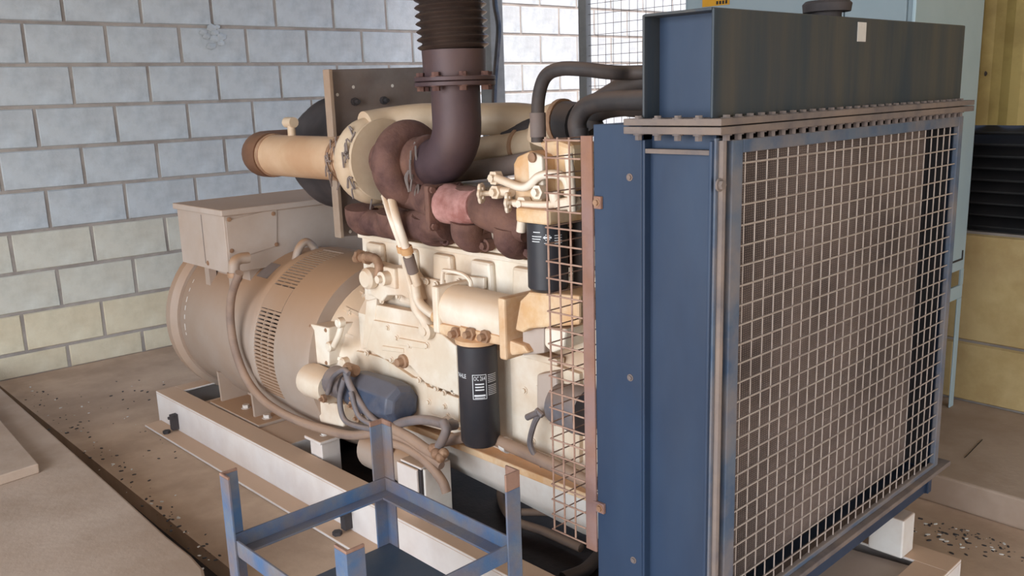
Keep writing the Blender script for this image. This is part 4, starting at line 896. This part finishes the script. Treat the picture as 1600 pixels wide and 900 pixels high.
# front guard: angle frame, wires
GY = RY0-.012; gx0, gx1 = 1.352, 2.368; gz0, gz1 = .335, 1.262
gd = thing  # (frame bars are parts of the guard)
bm = B(); box(bm, gx0-.012, gx0+.022, GY-.003, GY+.010, gz0, gz1); gf = part('front_guard', bm, M['bluedust'], ra, .002, False, label='steel framed wire mesh guard over the core')
bm = B(); box(bm, gx1-.022, gx1+.004, GY-.003, GY+.010, gz0, gz1); part('frame_bar', bm, M['bluedust'], gf, .002, False)
bm = B(); box(bm, gx0+.022, gx1-.022, GY-.003, GY+.010, gz1-.024, gz1); part('frame_bar', bm, M['bluedust'], gf, .002, False)
bm = B(); box(bm, gx0+.022, gx1-.022, GY-.003, GY+.010, gz0, gz0+.012); part('frame_bar', bm, M['bluedust'], gf, .002, False)
bm = B(); box(bm, gx0-.045, gx0-.014, RY0-.004, RY0, gz0, gz1+.004); part('corner_strip', bm, M['bluedust'], ra, 0, False)
bm = B(); tube(bm, [(gx0-.032, RY0-.008, gz0), (gx0-.032, RY0-.008, gz1)], .0075, 8); part('corner_bead', bm, M['ledge'], ra)
c = PY(1125, 289, RY0-.018); bm = B(); hexbolt(bm, c, (0, -1, 0), .008, .008); part('guard_bolt', bm, M['ledge'], ra)
SP = .0368
bmw = B(); lathe(bmw, (0, 0, 0), (0, 0, 1), [(0, .0016), (gz1-gz0-.02, .0016)], 6); mv = mesh_of(bmw, 'wire')
bmw = B(); lathe(bmw, (0, 0, 0), (1, 0, 0), [(0, .0017), (gx1-gx0-.03, .0017)], 6); mh = mesh_of(bmw, 'wire')
xs = []; x = 1.3945-SP*1
while x < gx1-.02:
    if x > gx0+.02: xs.append(x)
    x += SP
copies('wire', mv, M['wire'], gf, [(x, GY+.006, gz0+.004) for x in xs])
zs_ = []; z = 1.2195
while z > gz0+.01: zs_.append(z); z -= SP
copies('wire', mh, M['wire'], gf, [(gx0+.015, GY+.002, z) for z in zs_])
# bottom tank channel with projecting ledge
bm = B(); box(bm, RL, RR, RY0+.008, RY1-.004, RZ0, .322); part('bottom_tank', bm, M['blue'], ra, .002, False)
bm = B(); box(bm, RL-.0, RR+.045, RY0-.03, RY0+.03, .322, .334); part('bottom_ledge', bm, M['ledge'], ra, .002, False)
# fan guard cage on the left side of the shroud
bm = B(); box(bm, RL-.006, RL-.001, PX(932, 500, RL).y+.002, PX(914, 500, RL).y, PX(925, 857, RL).z, 1.268); fgd = part('fan_guard', bm, M['rustbar'], ra, .001, False, label='rusty wire cage guarding the fan')
GB = PX(861, 500, RL).y; zlo, zhi = PX(874, 828, RL).z, 1.264; gy0 = PX(914, 500, RL).y
bm = B(); box(bm, RL-.008, RL-.001, RY2-.022, RY2-.004, PX(936, 316, RL).z-.012, PX(936, 316, RL).z+.012); part('fixing_tab', bm, M['rustbar'], fgd, .001, False)
bm = B(); box(bm, RL-.008, RL-.001, RY2-.022, RY2+.006, PX(936, 790, RL).z-.011, PX(936, 790, RL).z+.011); part('fixing_tab', bm, M['rustbar'], fgd, .001, False)
for py in (316, 790):
    bm = B(); hexbolt(bm, (RL-.008, RY2-.012, PX(936, py, RL).z), (-1, 0, 0), .006, .005); part('bolt', bm, M['brass'], fgd)
bmw = B(); lathe(bmw, (0, 0, 0), (0, 0, 1), [(0, .0022), (zhi-zlo, .0022)], 6); mvg = mesh_of(bmw, 'wire')
bmw = B(); lathe(bmw, (0, 0, 0), (0, 1, 0), [(0, .0019), (GB-gy0+.004, .0019)], 6); mhg = mesh_of(bmw, 'wire')
bmw = B(); lathe(bmw, (0, 0, 0), (1, 0, 0), [(0, .0015), (.235, .0015)], 6); mrg = mesh_of(bmw, 'wire')
step = .0352
copies('wire', mvg, M['rustwire'], fgd, [(RL-.003, y, zlo) for y in (GB, gy0+(GB-gy0)*.67, gy0+(GB-gy0)*.34)])
zz_ = [zlo+k*step for k in range(int((zhi-zlo)/step)+1)]
copies('wire', mhg, M['rustwire'], fgd, [(RL-.006, gy0, z) for z in zz_])
copies('wire', mvg, M['rustwire'], fgd, [(RL+.23, GB, zlo)])
copies('wire', mrg, M['rustwire'], fgd, [(RL-.004, GB+.004, z) for z in zz_])

# hoses coiled in the dark under the fan
for k, (pix, z, r, mm, lab) in enumerate(((((800, 735), (782, 770), (800, 810), (850, 830), (885, 846), (908, 856)), .03, .014, 'cable', 'dusty brown hose curving across the oily pan under the fan'), (((815, 800), (870, 802), (920, 815), (960, 840)), .05, .012, 'cable', 'second brown hose lying across the oily pan near the fan guard'), (((880, 905), (915, 890), (945, 860), (975, 840)), .028, .02, 'rubber', 'thick black hose lying on the pan beside the radiator'))):
    bm = B(); tube(bm, [PZ(a, b, z) for a, b in pix], r, 12); one('loose_hose', bm, M[mm], lab, 'hose', 'hoses under the fan')

# ================================================================== ANGLE IRON STAND
sx1 = 1.15; sy1 = PX(603, 745, sx1).y; sy0 = PX(814, 800, sx1).y; sx0 = PY(345, 738, sy1).x-.004
zr = PX(603, 745, sx1).z+.004; zt_s = PX(595, 652, sx1).z
sd = thing('angle_iron_stand', ((sx0+sx1)/2, (sy0+sy1)/2, 0), 'worn blue angle iron stand with open top beside the skid', 'stand')
def post(cx, cy, dx, dy, zt, rh=.02, w=.038, t=.005):
    """angle post: corner at cx,cy, legs towards dx,dy"""
    b = B(); pts = [(cx, cy), (cx+dx*w, cy), (cx+dx*w, cy+dy*t), (cx+dx*t, cy+dy*t), (cx+dx*t, cy+dy*w), (cx, cy+dy*w)]
    prism(b, [Vector((x, y, 0)) for x, y in pts], (0, 0, zt-rh)); o = part('post', b, M['stand'], sd, .001, False)
    b = B(); prism(b, [Vector((x, y, zt-rh)) for x, y in pts], (0, 0, rh)); part('rusty_end', b, M['standrust'], o, .001, False)
post(sx1, sy1, -1, -1, zt_s, .012); post(sx0, sy1, 1, -1, zt_s-.004, .006); post(sx1, sy0, -1, 1, PX(814, 735, sx1).z, .036); post(sx0, sy0, 1, 1, PY(555, 856, sy0).z, .006)
w_, t_ = .036, .005
def rail(x0, x1, y0, y1, up_box, flat_box):
    b = B(); box(b, *up_box); o = part('rail', b, M['stand'], sd, .001, False)
    b = B(); box(b, *flat_box); part('rail_flange', b, M['stand'], o, .001, False)
rail(0, 0, 0, 0, (sx0+t_, sx1-t_, sy1-t_-t_, sy1-t_, zr-w_, zr), (sx0+t_, sx1-t_, sy1-w_-t_, sy1-2*t_, zr-w_, zr-w_+t_))
rail(0, 0, 0, 0, (sx0+t_, sx1-t_, sy0+t_, sy0+2*t_, zr-w_, zr), (sx0+t_, sx1-t_, sy0+2*t_, sy0+w_, zr-w_, zr-w_+t_))
rail(0, 0, 0, 0, (sx1-2*t_, sx1-t_, sy0+2*t_, sy1-2*t_, zr-w_, zr), (sx1-w_-t_, sx1-2*t_, sy0+w_, sy1-w_-t_, zr-w_, zr-w_+t_))
rail(0, 0, 0, 0, (sx0+t_, sx0+2*t_, sy0+2*t_, sy1-2*t_, zr-w_, zr), (sx0+2*t_, sx0+w_, sy0+w_, sy1-w_-t_, zr-w_, zr-w_+t_))
zsh = PX(608, 845, sx1).z
bm = B(); box(bm, sx0+t_, sx1-t_, sy0+t_, sy1-t_, zsh-.004, zsh); part('shelf', bm, M['shelf'], sd, .001, False)
